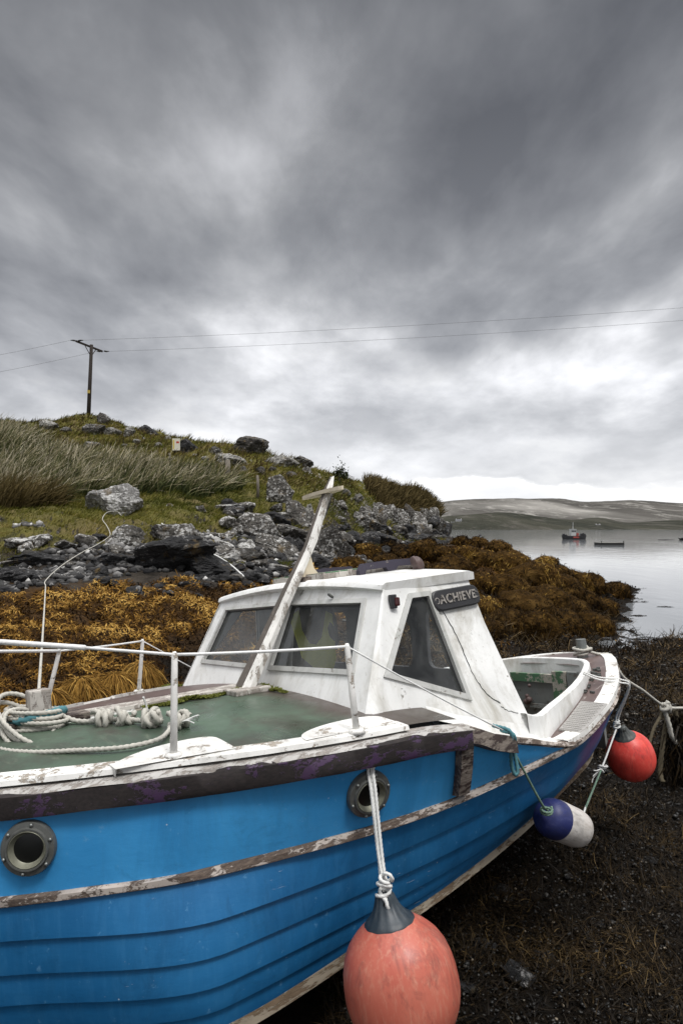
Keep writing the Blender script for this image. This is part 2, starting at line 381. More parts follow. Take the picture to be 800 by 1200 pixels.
# bearing columns (photo px) -> profile of (distance, height relative to the eye)
TB = {
 -700: [(1, -2), (4, -2), (6, -1.7), (9, -.9), (12, -.2), (15, .9), (20, 2.4), (28, 3.6), (45, 6), (70, 8), (95, 6)],
 -150: [(1, -2), (4.8, -2), (6.2, -1.8), (9.5, -.95), (12, -.5), (14, .1), (17, .7), (20, 2.0), (24, 3.3), (30, 4.7), (40, 6.4), (55, 7.2), (95, 6)],
 0: [(1, -2), (5, -1.98), (6.5, -1.8), (10, -.95), (12, -.55), (14, .1), (17, .65), (20, 1.6), (24, 2.6), (30, 4.1), (40, 5.9), (55, 7.0), (95, 5)],
 100: [(1, -2), (5, -1.98), (6.8, -1.85), (10.5, -.88), (12.5, -.38), (14.5, .12), (17, .5), (20, 1.15), (24, 2.0), (30, 3.2), (45, 6.75), (52, 8.2), (58, 8.2), (95, 6)],
 200: [(1, -2), (5, -2), (7, -1.9), (11, -.95), (13, -.5), (15.5, .0), (18, .5), (22, 1.3), (27, 2.5), (33, 3.9), (45, 5.5), (58, 5.0), (95, 3)],
 300: [(1, -2), (5, -2), (7, -1.95), (12, -1.05), (15, -.65), (18, -.2), (21, .4), (24, 1.2), (28, 2.4), (33, 3.55), (40, 3.7), (58, 3.0), (95, 2)],
 365: [(1, -2), (5, -2), (8, -2), (13, -1.2), (17, -.85), (21, -.35), (23, .7), (26, 1.35), (30, 2.1), (34, 2.75), (40, 3.0), (58, 1.5), (95, 0)],
 420: [(1, -2), (5, -2.02), (8, -2.0), (14, -1.3), (20, -1.0), (26, -.8), (29, .15), (32, .9), (36, 1.75), (42, 2.55), (48, 2.5), (60, 0), (95, -2)],
 480: [(1, -2), (5, -2.03), (9, -2.1), (15, -1.7), (25, -1.25), (35, -.95), (39, -.1), (42, .85), (46, 1.95), (50, 2.2), (58, 0), (95, -4)],
 512: [(1, -2), (5, -2.03), (9, -2.12), (15, -1.8), (25, -1.3), (36, -1.0), (42, -.5), (45, .5), (48, 1.1), (52, .5), (60, -2.5), (95, -5)],
 526: [(1, -2), (5, -2.03), (9, -2.13), (16, -1.85), (26, -1.3), (38, -1.0), (43, -.75), (46, -.7), (49, -1.6), (54, -3.6), (95, -6)],
 560: [(1, -2), (5, -2.03), (9, -2.15), (16, -1.9), (25, -1.42), (31, -1.15), (36, -1.25), (42, -2.4), (47, -3.7), (95, -6)],
 620: [(1, -2), (5, -2.05), (9, -2.2), (16, -2.25), (20, -1.95), (24, -1.72), (28, -1.55), (32, -2.0), (37, -3.3), (42, -4), (95, -6)],
 680: [(1, -2), (5, -2.07), (10, -2.32), (14, -2.6), (16.5, -2.9), (18.5, -3.0), (20.5, -2.6), (24, -2.38), (28, -2.3), (31, -2.75), (35, -3.5), (95, -6)],
 735: [(1, -2), (5, -2.08), (10, -2.38), (14, -2.72), (16, -3.02), (20, -3.25), (26, -3.1), (30, -3.0), (32, -3.0), (35, -3.6), (95, -6)],
 800: [(1, -2), (5, -2.1), (10, -2.42), (14, -2.72), (16.5, -3.02), (20, -3.3), (40, -5), (95, -6)],
 1000: [(1, -2), (5, -2.12), (10, -2.5), (13, -2.7), (16, -3.05), (20, -3.5), (40, -5), (95, -6)],
 1900: [(1, -2), (4, -2.1), (8, -2.5), (11, -3.0), (20, -4), (95, -6)],
}
_cols = np.array(sorted(TB), float)
_Yg = np.exp(np.linspace(math.log(1.0), math.log(95), 400))
_tab = np.array([pch(*zip(*TB[int(c)]))(_Yg) for c in _cols])
_pxg = np.arange(-700, 1901, 5.0)
_T2 = np.stack([pch(_cols, _tab[:, j])(_pxg) for j in range(len(_Yg))], 1)
def terr(X, Y):
    """world height of the ground"""
    X = np.asarray(X, float); Y = np.asarray(Y, float)
    Yc = np.clip(Y, 1.0, 94.9); px = np.clip(400+F*X/Yc, -699, 1899)
    a = (px+700)/5; i = np.clip(a.astype(int), 0, len(_pxg)-2); fa = a-i
    b = np.log(Yc)/math.log(95)*399; j = np.clip(b.astype(int), 0, 398); fb = b-j
    z = (_T2[i, j]*(1-fa)+_T2[i+1, j]*fa)*(1-fb)+(_T2[i, j+1]*(1-fa)+_T2[i+1, j+1]*fa)*fb
    z = z+EYE
    far = np.clip((Y-6)/8, 0, 1); px_ = px
    weedz = np.clip((ZW+.2-z)/.5, 0, 1)
    # lumps of weed-covered rock on the tidal slope, ledges above it
    n1 = fbm(X*.9+3, Y*.9, 4, 3); n2 = fbm(X*2.6, Y*2.6+5, 4, 9)
    lump = np.abs(fbm(X*1.25+9, Y*1.25, 3, 21))
    z = z + far*(n1*.35*(1+np.clip((Y-15)/30, 0, 1))+n2*.14) + (1-far)*(n2*.05+n1*.06)
    z = z + weedz*far*(.25-lump*1.6)*np.clip(.35+(Y-9)/20, .2, .8)
    z = z + weedz*far*np.clip((24-Y)/8, 0, 1)*np.clip((ZW-z)/.3+.4, 0, 1)*(.5-np.abs(fbm(X*1.8, Y*1.8, 3, 25))*3.2)*.24*np.clip((px_-430)/-60, .25, 1)
    near = np.clip((14-Y)/6, 0, 1)*np.clip((Y-1.8)/1.2, 0, 1)*np.clip((px-440)/80, 0, 1)
    z = z + near*((.5-np.abs(fbm(X*1.3+5, Y*1.3, 4, 95))*3.0)*.10+fbm(X*4, Y*4, 3, 96)*.05)
    rk = np.clip((z-ZW)/.3, 0, 1)*np.clip((2.6-z)/.5, 0, 1)
    led = fbm(X*1.7+31, Y*1.7, 5, 40, .6)
    z = z + rk*far*(np.round(led*7)/7*.25+led*.25)
    hill = np.clip((z-2.3)/1.0, 0, 1)
    z = z + hill*(fbm(X*.35, Y*.35, 4, 60)*.9*np.clip((Y-14)/25, 0, 1) + fbm(X*1.2+7, Y*1.2, 4, 61)*.42)
    return z
def tz(x, y): return float(terr(np.array([x]), np.array([y]))[0])
def tnorm(X, Y, e=.06):
    dx = (terr(X+e, Y)-terr(X-e, Y))/(2*e); dy = (terr(X, Y+e)-terr(X, Y-e))/(2*e)
    n = np.stack([-dx, -dy, np.ones_like(dx)], -1); return n/np.linalg.norm(n, axis=-1, keepdims=True)
def hit(px, py, y0=5.0):
    """where the line of sight first meets the ground"""
    Y = np.exp(np.linspace(math.log(y0), math.log(92), 1500)); X = (px-400)/F*Y; Z = EYE-(py-HOR)/F*Y
    d = terr(X, Y)-Z; k = np.argmax(d > 0)
    if d[k] <= 0: k = len(Y)-1
    return Vector((X[k], Y[k], float(terr(X[k:k+1], Y[k:k+1])[0])))
pxs = np.concatenate([np.arange(-700, -100, 12.), np.arange(-100, 900, 2.6), np.arange(900, 1901, 12.)])
Ys = np.exp(np.linspace(math.log(1.2), math.log(90), 470))
PX, YY = np.meshgrid(pxs, Ys); XX = (PX-400)/F*YY; ZZ = terr(XX, YY)
vv = np.stack([XX, YY, ZZ], -1).reshape(-1, 3); nr, nc = PX.shape
ii = (np.arange(nr-1)[:, None]*nc+np.arange(nc-1)[None]).ravel()
qq = np.stack([ii, ii+1, ii+nc+1, ii+nc], 1)
# the ground goes on round and behind the viewer
base = len(vv)
xf = np.array([-1.32*1.2+0, 2.25]);
bx, by = np.meshgrid(np.linspace(-30, 30, 61), np.linspace(-25, 1.6, 28)); bz = np.full_like(bx, -.06)
b2 = np.stack([bx, by, bz], -1).reshape(-1, 3); n2c = 61
jj = (np.arange(27)[:, None]*n2c+np.arange(60)[None]).ravel()+base
q2 = np.stack([jj, jj+1, jj+n2c+1, jj+n2c], 1)
me = npmesh('shore', np.concatenate([vv, b2]), np.concatenate([qq, q2]), MT['ground'], True)
shore = link('shore', me); tag(shore, kind='structure')

# water to the horizon
def mk_water():
    m = M('loch_water'); pos = m.geo('Position')
    n1 = m.noise(.9, 4, .6, .3, m.scale((1, .35, 1), pos)); n2 = m.noise(.06, 4, .6, .5, m.scale((1, .5, 1), pos))
    amp = m.ramp(n2, [(.35, .15), (.6, 1)])
    nb = m.bump(m.math('MULTIPLY', n1, amp), .15, .12)
    m.fin((.16, .168, .176), .06, nb, .5); m.b.inputs['IOR'].default_value = 1.33
    return m.m
bmw = bmesh.new()
g = [-4000, -600, -200, -60, -20, 0, 20, 60, 200, 600, 4000]; gy = [4, 12, 20, 40, 80, 160, 320, 640, 1300, 2600, 6000]
vw = [[bmw.verts.new((x, y, EYE-3.0)) for x in g] for y in gy]
for a in range(len(gy)-1):
    for b in range(len(g)-1): bmw.faces.new((vw[a][b], vw[a][b+1], vw[a+1][b+1], vw[a+1][b]))
water = bmobj('water', bmw, mk_water()); tag(water, kind='structure')
sb = obj('sea_bed', [(-5000, -5000, -8), (5000, -5000, -8), (5000, 7000, -8), (-5000, 7000, -8)], [(0, 1, 2, 3)], plain('sea_bed_mud', (.03, .03, .025), .9))
tag(sb, kind='structure')

# far hills across the water
def mk_hill(name, a, b, c, sc):
    m = M(name); pos = m.geo('Position')
    n1 = m.noise(sc, 8, .62, .8, m.scale((1, .16, 3.5), pos)); n2 = m.noise(sc*5, 7, .72, .8, m.scale((1, .12, 3.2), pos))
    col = m.mix(m.ramp(n1, [(.35, 0), (.65, 1)]), a, b); col = m.mix(m.ramp(n2, [(.52, 0), (.66, .7)]), col, c)
    col = m.mix(m.ramp(m.noise(sc*.55, 3, .5, .4, m.scale((1, .2, 1), pos)), [(.50, 0), (.62, .55)]), col, [x*1.1 for x in c])  # broad pale patches: sunlit ground painted into the hill colour
    return m.fin(col, .95, m.bump(n2, .8, 14), .05)
def ridge(name, prof, y0, y1, y2, ztop_scale, mat, rough, seed):
    px = np.linspace(-250, 1350, 420); ys = np.concatenate([np.linspace(y0, y1, 46), np.linspace(y1, y2, 16)[1:]])
    P, Yv = np.meshgrid(px, ys); X = (P-400)/F*Yv
    top = pch(*zip(*prof))(P); ridgeY = y1+(np.sin(P*.013+seed)*.12)*(y1-y0)
    H = (HOR-top)/F*ridgeY+3.0
    t = np.clip((Yv-y0)/(ridgeY-y0), 0, None); s = np.where(t < 1, t**.85, np.clip(2-t, .0, 1)**.7)
    nn = fbm(X/(rough*4), Yv/(rough*6), 7, seed, .62)
    Z = -1.0-.6+H*s*(1+nn*.55*np.clip(t*3, 0, 1)*np.clip(1.4-t, .25, 1))
    v = np.stack([X, Yv, Z], -1).reshape(-1, 3); r, c = P.shape
    i = (np.arange(r-1)[:, None]*c+np.arange(c-1)[None]).ravel()
    me = npmesh(name, v, np.stack([i, i+1, i+c+1, i+c], 1), mat, True)
    o = link(name, me); tag(o, kind='structure'); return o
ridge('near_hills', [(-250, 606), (300, 604), (500, 605), (545, 602), (590, 599), (630, 604), (668, 608), (700, 605.5), (735, 611.5), (770, 609.5), (800, 608), (900, 604), (1350, 600)],
      620, 900, 1150, 1, mk_hill('near_hill_turf', (.030, .032, .024), (.066, .064, .048), (.12, .11, .095), .012), 40, 5)
ridge('far_hills', [(-250, 580), (300, 584), (500, 589), (545, 585), (600, 582.5), (650, 583), (690, 587), (740, 585), (800, 589), (900, 584), (1350, 585)],
      1250, 2500, 3300, 1, mk_hill('far_hill_rock', (.050, .047, .042), (.105, .098, .088), (.35, .335, .305), .0036), 120, 12)

# ------------------------------------------------------------------ sky, light, camera
w = bpy.data.worlds.new('World'); scn.world = w; w.use_nodes = True
nt = w.node_tree; nt.nodes.clear()
class Wd(M):
    def __init__(s): s.nt = nt; s.tc = nt.nodes.new('ShaderNodeTexCoord'); s.co = s.tc.outputs['Generated']
W_ = Wd()
SUN_EL, SUN_AZ = 64, 140      # soft brightness high behind the viewer's right shoulder
sky = W_.n('ShaderNodeTexSky', sky_type='NISHITA'); sky.sun_disc = False
sky.sun_elevation = math.radians(SUN_EL); sky.sun_rotation = math.radians(SUN_AZ)
sep = W_.n('ShaderNodeSeparateXYZ'); W_.lk(W_.co, sep.inputs[0]); dz = sep.outputs[2]
inv = W_.math('DIVIDE', 1.15, W_.math('MAXIMUM', W_.math('ADD', dz, .20), .06))
vm = W_.n('ShaderNodeVectorMath', operation='SCALE'); W_.lk(W_.co, vm.inputs[0]); W_.lk(inv, vm.inputs['Scale'])
mp = W_.n('ShaderNodeMapping'); W_.lk(vm.outputs[0], mp.inputs['Vector'])
mp.inputs['Rotation'].default_value = (0, 0, math.radians(-24)); mp.inputs['Scale'].default_value = (.95, .55, 0.0)
mp.inputs['Location'].default_value = (3.1, 1.7, 0)
cl = mp.outputs['Vector']
nA = W_.noise(1.05, 5, .50, .25, cl); nB = W_.noise(2.9, 6, .55, .15, cl); nC = W_.noise(.42, 3, .5, .2, cl)
n3 = W_.math('ADD', W_.math('ADD', W_.math('MULTIPLY', nA, .46), W_.math('MULTIPLY', nB, .30)), W_.math('MULTIPLY', nC, .30))
# thicker cloud higher up, lighter towards the horizon
base = W_.ramp(dz, [(.0, (.60, .605, .62)), (.10, (.50, .505, .525)), (.22, (.385, .39, .405)), (.36, (.285, .289, .30)), (.50, (.185, .188, .197)), (.62, (.125, .128, .136))])
vary = W_.ramp(n3, [(.41, (.46, .465, .485)), (.475, (.72, .725, .74)), (.53, (1.06, 1.06, 1.06)), (.58, (1.62, 1.61, 1.60)), (.64, (2.3, 2.28, 2.26))])
cloud = W_.mix(1.0, base, vary, 'MULTIPLY')
# puffy low bank along the horizon, seen edge on
mp2 = W_.n('ShaderNodeMapping'); W_.lk(W_.co, mp2.inputs['Vector']); mp2.inputs['Scale'].default_value = (1, 1, 2.3); mp2.inputs['Location'].default_value = (.37, .2, .1)
nH = W_.noise(6.5, 7, .58, .1, mp2.outputs['Vector']); nH2 = W_.noise(2.6, 4, .5, .1, mp2.outputs['Vector'])
gH = W_.ramp(W_.math('ADD', W_.math('MULTIPLY', nH, .62), W_.math('MULTIPLY', nH2, .38)), [(.40, (.34, .346, .365)), (.475, (.46, .466, .485)), (.535, (.60, .605, .625)), (.60, (.76, .76, .765))])
fH = W_.ramp(W_.math('ADD', dz, W_.math('MULTIPLY', W_.math('SUBTRACT', nH2, .5), .30)), [(.10, .92), (.27, 0)])
hz_ = W_.math('ADD', dz, W_.math('MULTIPLY', W_.math('SUBTRACT', nH2, .5), .10))
gH = W_.mix(W_.ramp(hz_, [(.055, .55), (.11, .55), (.15, 0)]), gH, (.45, .456, .475))
cloud = W_.mix(fH, cloud, gH)
bank = W_.ramp(W_.math('ADD', dz, W_.math('MULTIPLY', W_.math('SUBTRACT', nH, .5), .12)), [(.055, 1), (.0605, 0)])
cloud = W_.mix(W_.math('MULTIPLY', bank, .88), cloud, W_.ramp(W_.math('ADD', dz, W_.math('MULTIPLY', W_.math('SUBTRACT', nH, .5), .12)), [(.022, (.62, .63, .65)), (.055, (.74, .74, .745))]))
over = W_.ramp(dz, [(.66, 0), (.84, 1)])  # unseen sky overhead, brightness added to light the scene from above
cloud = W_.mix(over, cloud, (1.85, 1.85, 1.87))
bgs = W_.n('ShaderNodeBackground'); W_.lk(sky.outputs[0], bgs.inputs[0]); bgs.inputs[1].default_value = .08
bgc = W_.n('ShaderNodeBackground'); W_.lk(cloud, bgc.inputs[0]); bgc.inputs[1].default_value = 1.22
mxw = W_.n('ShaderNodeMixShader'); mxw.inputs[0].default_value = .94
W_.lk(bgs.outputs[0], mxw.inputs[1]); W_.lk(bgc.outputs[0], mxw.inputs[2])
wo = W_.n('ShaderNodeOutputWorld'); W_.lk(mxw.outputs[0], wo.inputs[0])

sl = bpy.data.lights.new('sun', 'SUN'); sl.energy = 1.45; sl.angle = math.radians(13); sl.color = (1, .975, .94)
so = bpy.data.objects.new('sun', sl); COL.objects.link(so)
az = math.radians(SUN_AZ); el = math.radians(SUN_EL)
dirv = Vector((math.sin(az)*math.cos(el), math.cos(az)*math.cos(el), math.sin(el)))
so.rotation_euler = (-dirv).to_track_quat('-Z', 'Y').to_euler(); so.location = dirv*50
cd = bpy.data.cameras.new('camera'); cam = bpy.data.objects.new('camera', cd); COL.objects.link(cam)
cam.location = (0, 0, EYE); cam.rotation_euler = (math.pi/2, 0, 0)
cd.sensor_fit = 'VERTICAL'; cd.sensor_height = 36; cd.lens = 24; cd.shift_y = 17/1200; cd.clip_end = 12000; cd.clip_start = .05
scn.camera = cam
scn.view_settings.view_transform = 'Standard'; scn.view_settings.look = 'None'
scn.view_settings.exposure = 0.38; scn.view_settings.gamma = 1
scn.cycles.use_denoising = True
try: scn.cycles.denoiser = 'OPENIMAGEDENOISE'
except Exception: pass
scn.cycles.max_bounces = 6; scn.cycles.transparent_max_bounces = 12; scn.cycles.caustics_reflective = False; scn.cycles.caustics_refractive = False

# ------------------------------------------------------------------ the boat
# local axes: x = aft along the keel, y = away from the viewer's side, z = boat's up (she lies over a little)
AX = Vector((0.79561464, 0.60566647, 0.01286364)); LX = Vector((-0.59989581, 0.79063698, -0.12254873)); UX = Vector((-0.08439412, 0.08978472, 0.99237913))
BO = Vector((-0.43593456, 3.48273173, -0.86584491+EYE))
KEEL = 1.22
BMAT = Matrix(((AX.x, LX.x, UX.x, 0), (AX.y, LX.y, UX.y, 0), (AX.z, LX.z, UX.z, 0), (0, 0, 0, 1)))
BMAT.translation = BO - UX*KEEL
boat = empty('fishing_boat'); boat.matrix_world = BMAT
tag(boat, 'old blue clinker fishing boat with a white cabin, lying dried out on the seaweed', 'boat')
def B(s, t, u): return Vector((s, -t, u+KEEL))      # s aft, t towards the viewer's side, u up from the deck
def BW(s, t, u): return BMAT @ B(s, t, u)
def bobj(name, V, Fc, mat, parent=boat, smooth=False): return obj(name, [B(*v) for v in V], Fc, mat, parent, smooth)

G_h = pch([-2.1, -1.7, -1.3, -.82, -.25, 0, .29, .45, .6, .8, 1.1, 1.15], [0.0, .34, .615, .885, 1.095, 1.135, 1.155, 1.145, 1.12, 1.085, 1.045, 1.043])
G_u = pch([-2.1, -1.3, 0, .29, .45, .6, .8, 1.1, 1.15], [-.06, -.062, -.07, -.095, -.155, -.20, -.255, -.330, -.335])
ST = [-2.1, -1.3, -.7, .15, 1.1, 1.6, 2.0, 2.45, 2.75, 2.86, 2.9]
ROWS = {
 'R': ([0, .61, .915, 1.05, 1.035, .925, .765, .50, .29, .16, 0], [-.36, -.39, -.395, -.393, -.345, -.285, -.235, -.185, -.17, -.168, -.168]),
 'a': ([0, .59, .945, .99, .965, .86, .72, .46, .26, .14, 0], [-.47, -.515, -.535, -.52, -.455, -.39, -.34, -.28, -.265, -.262, -.26]),
 'b': ([0, .56, .94, .945, .90, .79, .66, .41, .22, .12, 0], [-.58, -.63, -.645, -.635, -.575, -.505, -.445, -.375, -.36, -.355, -.35]),
 'c': ([0, .53, .925, .90, .82, .72, .60, .36, .19, .10, 0], [-.69, -.735, -.745, -.735, -.675, -.605, -.545, -.47, -.45, -.445, -.44]),
 'd': ([0, .485, .895, .865, .745, .65, .55, .31, .16, .08, 0], [-.79, -.83, -.835, -.805, -.74, -.67, -.615, -.53, -.51, -.505, -.50]),
 'e': ([0, .43, .86, .835, .69, .585, .50, .28, .14, .07, 0], [-.86, -.91, -.925, -.855, -.79, -.725, -.665, -.58, -.555, -.55, -.54]),
 'k': ([0, .05, .06, .06, .06, .05, .05, .04, .03, .02, 0], [-1.1, -1.18, -1.2, -1.2, -1.15, -1.05, -.94, -.78, -.68, -.64, -.62])}
RH = {k: pch(ST, v[0]) for k, v in ROWS.items()}; RU = {k: pch(ST, v[1]) for k, v in ROWS.items()}
SS = np.concatenate([np.linspace(-2.1, 2.4, 96), 2.4+.5*np.sin(np.linspace(0, math.pi/2, 22))[1:]])

# planked hull: each strake laps 12 mm over the one below
def hull_strip(row_list, mat, name, parent, ss=SS, both=True, lap=.016):
    V = []; Fc = []
    for sg in ((1, -1) if both else (1,)):
        prev = None
        cols = []
        for (k0, k1) in zip(row_list, row_list[1:]):
            for w_, off in ((0.0, 0.0), (.5, lap*.5), (1.0, lap), (1.0, -.002)):
                h = RH[k0](ss)*(1-w_)+RH[k1](ss)*w_; u = RU[k0](ss)*(1-w_)+RU[k1](ss)*w_
                if w_ == .5: h = h+.006
                f = np.clip(h/.12, 0, 1)
                cols.append((ss, sg*(h+off*f), u))
        b = len(V); n = len(ss)
        for c in cols: V += list(zip(*c))
        for j in range(len(cols)-1):
            for i in range(n-1):
                q = (b+j*n+i, b+j*n+i+1, b+(j+1)*n+i+1, b+(j+1)*n+i)
                Fc.append(q if sg > 0 else q[::-1])
    o = bobj(name, V, Fc, mat, parent, True)
    o.data.set_sharp_from_angle(angle=math.radians(28))
    return o
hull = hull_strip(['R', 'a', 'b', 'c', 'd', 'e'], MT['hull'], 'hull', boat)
def loft(curves, name, mat, parent=boat, smooth=True, closed=False, caps=False):
    """curves: list of lists of (s,t,u), same length"""
    n = len(curves[0]); V = [p for c in curves for p in c]; Fc = []
    m = len(curves)
    for j in range(m if closed else m-1):
        j2 = (j+1) % m
        for i in range(n-1): Fc.append((j*n+i, j*n+i+1, j2*n+i+1, j2*n+i))
    if caps: Fc.append(tuple(j*n for j in range(m))); Fc.append(tuple(j*n+n-1 for j in reversed(range(m))))
    o = bobj(name, V, Fc, mat, parent, smooth)
    if smooth: o.data.set_sharp_from_angle(angle=math.radians(35))
    return o
# bilge strip and bottom
def edge_bar(ss, hf, uf, sec, name, mat, parent=boat, sides=(1, -1), noise_a=0.0):
    """a bar along a hull line; sec = closed section of (out, up)"""
    V = []; Fc = []
    for sg in sides:
        b = len(V); n = len(ss); m = len(sec)
        h = hf(ss); u = uf(ss)
        for k, (o_, p_) in enumerate(sec):
            jit = noise_a*fbm(ss*6+k*3.1+sg, ss*0+k, 4, 5)*2
            for i in range(n): V.append((ss[i], sg*max(h[i]+o_+jit[i], .0), u[i]+p_+jit[i]*.6))
        for j in range(m):
            j2 = (j+1) % m
            for i in range(n-1):
                q = (b+j*n+i, b+j2*n+i, b+j2*n+i+1, b+j*n+i+1); Fc.append(q if sg > 0 else q[::-1])
        Fc.append(tuple(b+j*n for j in range(m))); Fc.append(tuple(b+j*n+n-1 for j in reversed(range(m))))
    o = bobj(name, V, Fc, mat, parent, True); o.data.set_sharp_from_angle(angle=math.radians(40)); return o
edge_bar(SS, RH['e'], RU['e'], [(-.02, .02), (.022, .016), (.024, -.028), (-.03, -.034)], 'bilge_strip', MT['strip'], noise_a=.006)
V = []; Fc = []
bot = []
for sg in (1, -1):
    for w_ in (0, .25, .5, .8, 1):
        bot.append([(s, sg*(RH['e'](s)*(1-w_)+RH['k'](s)*w_-.012), float(RU['e'](s)*(1-w_**.8)+RU['k'](s)*w_**.8)) for s in SS])
bt = loft(bot[:5][::-1]+bot[5:], 'bottom', MT['keelwood'])
kb = [[(s, y, float(RU['k'](s))+z) for s in np.linspace(-1.9, 2.86, 40)] for (y, z) in ((.045, .04), (.045, -.08), (-.045, -.08), (-.045, .04))]
loft(kb, 'keel', MT['keelwood'], closed=True, caps=True)

# raised topside between the rubbing rail and the gunwale
s1 = np.linspace(-2.1, 1.12, 90)
def topside_pt(s, w_): return (s, float(RH['R'](s)*(1-w_)+G_h(s)*w_+.010*math.sin(math.pi*w_)), float(RU['R'](s)*(1-w_)+G_u(s)*w_))
tp = []
for w_ in (0, .25, .5, .75, 1): tp.append([topside_pt(s, w_) for s in s1])
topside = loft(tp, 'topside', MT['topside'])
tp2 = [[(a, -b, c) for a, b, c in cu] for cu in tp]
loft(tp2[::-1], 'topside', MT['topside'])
edge_bar(np.concatenate([np.linspace(-2.1, 2.3, 110), 2.4+.5*np.sin(np.linspace(0, math.pi/2, 20))]), RH['R'], RU['R'],
         [(-.02, .014), (.011, .016), (.023, .008), (.024, -.010), (.012, -.016), (-.02, -.014)], 'rub_rail', MT['rub'], noise_a=.010)
# the heavy purple beam along the foredeck edge, its worn white top, the lower dark beam
bs = np.linspace(-2.1, .285, 90)
edge_bar(bs, G_h, G_u, [(-.03, .008), (.028, .010), (.044, .000), (.047, -.055), (.040, -.070), (-.005, -.070)], 'gunwale_beam', MT['beam'], noise_a=.007)
edge_bar(np.linspace(-2.1, .30, 90), G_h, G_u, [(-.03, .010), (-.02, .024), (.012, .021), (.030, .013), (.0415, .003), (.018, .0), (-.03, .002)], 'gunwale_cap', MT['beamtop'], noise_a=.008)
for sg in (1, -1): edge_bar(np.linspace(.292, .60, 14), G_h, G_u, [(-.02, .018), (.030, .014), (.038, -.05), (-.005, -.058)], 'lower_beam', MT['brownboard'], boat, (sg,), noise_a=.008)
for sg in (1, -1): edge_bar(np.linspace(.602, 1.13, 18), G_h, G_u, [(-.04, .014), (.012, .012), (.018, -.006), (-.01, -.02)], 'lower_rail', MT['rub'], boat, (sg,), noise_a=.008)
# upright timber at the break of the foredeck
def timber(sg):
    V = []; w2 = .034
    for w_ in np.linspace(.10, .86, 8):
        sc = .262+.045*(1-w_)
        a, h, u = topside_pt(sc, w_); ab, hb_, ub = topside_pt(sc-w2, w_)
        for (ds, o_) in ((-w2, .0), (-w2, .034), (w2, .034), (w2, .0)):
            V.append((sc+ds, sg*(h+o_+.004), u))
    Fc = []
    for i in range(7):
        for k in range(4):
            k2 = (k+1) % 4; Fc.append((i*4+k, i*4+k2, i*4+4+k2, i*4+4+k))
    Fc += [(3, 2, 1, 0), (28, 29, 30, 31)]
    return bobj('timber_post', V, Fc, MT['brownboard'])
timber(1); timber(-1)

# ---- deck: a half each side of the king plank
def deck_u(s, t):
    h = max(float(G_h(s)), .05); return -.028+.078*(1-min(1, abs(t)/h)**2)+float(G_u(s)+.062)*min(1, abs(t)/h)
ds = np.linspace(-2.0, .28, 60)
def deck_half(sg, name, mat):
    cu = []
    for f in np.linspace(.0, 1, 14):
        row = []
        for s in ds:
            h = max(float(G_h(s))-.03, .01); t = sg*f*h
            row.append((s, t, deck_u(s, t)))
        cu.append(row)
    return loft(cu if sg > 0 else cu[::-1], name, mat)
deck_half(1, 'deck', MT['deck']); deck_half(-1, 'deck', MT['browndeck'])
def deck_strip(pa, pb, th, name, mat, n=40, wob=.0, s_rng=(-1.95, -.01)):
    """raised board on the deck between lateral offsets pa(s) and pb(s)"""
    ss = np.linspace(s_rng[0], s_rng[1], n); c = [[], [], [], []]
    for s in ss:
        a, b = pa(s), pb(s)
        j = wob*float(fbm(np.array([s*9]), np.array([1.3]), 4, 8)[0])*2
        c[0].append((s, a+j, deck_u(s, a)-.004)); c[1].append((s, a+j+(.006 if b > a else -.006), deck_u(s, a)+th))
        c[2].append((s, b+j-(.006 if b > a else -.006), deck_u(s, b)+th)); c[3].append((s, b+j, deck_u(s, b)-.004))
    return loft(c, name, mat, closed=True, caps=True)
deck_strip(lambda s: -.075, lambda s: .075, .022, 'king_plank', MT['greywood'], wob=.008)
deck_strip(lambda s: .083, lambda s: .093, .010, 'deck_seam', MT['whiteworn'], wob=.012)
for sg in (1, -1):
    deck_strip(lambda s: sg*max(.02, float(G_h(s))+.012), lambda s: sg*max(.01, float(G_h(s))-.068), .012, 'margin_plank', MT['whiteworn'], 80, .006, (-2.0, .0))
# pale lump of stopping round the cabin foot
# ---- stanchions and guard wires
st_pts = [((-.81, .85, -.02), (-.772, .822, .325)), ((-.205, 1.088, -.03), (-.18, 1.042, .288))]
rt = []
for (b, t_) in st_pts:
    for sg in (1, -1):
        b2 = (b[0], sg*b[1], deck_u(b[0], b[1])+.012); t2 = (t_[0], sg*t_[1], t_[2])
        if sg < 0 and b[0] < -.5: t2 = (-.735, -.80, .300)
        Vt, Ft = tube_data([B(*b2), B(*[(x*.5+y*.5) for x, y in zip(b2, t2)]), B(*t2), B(t2[0], t2[1], t2[2]+.014)], [.0130, .0120, .0110, .006], 12)
        so_ = obj('stanchion', Vt, Ft, MT['whiteworn'], boat, True)
        # foot: a rounded pad of the margin plank with a flange
        n = 22; pad = []; h = float(G_h(b[0]))
        for k in range(n):
            a = math.pi*k/(n-1)
            s_ = b[0]+.17*math.cos(a)*(1.0+.12*abs(math.cos(a))); t_2 = h-.062-.095*math.sin(a)**.6
            pad.append((s_, sg*t_2, deck_u(s_, t_2)+.016))
        for k in range(n-1, -1, -1):
            s_ = pad[k][0]; t_2 = float(G_h(s_))-.030; pad.append((s_, sg*t_2, deck_u(s_, t_2)+.018))
        Vp = pad+[(a, b_, c-.025) for a, b_, c in pad]; m = len(pad)
        Fp = [tuple(range(m))]+[(i, m+i, m+(i+1) % m, (i+1) % m) for i in range(m)]
        bobj('pad', Vp, Fp, MT['whiteworn'], so_); 
        Vf, Ff = tube_data([B(b2[0], b2[1], b2[2]-.002), B(b2[0], b2[1], b2[2]+.014)], [.034, .026], 14)
        obj('flange', Vf, Ff, MT['whiteworn'], so_, True)
        rt.append(t2)
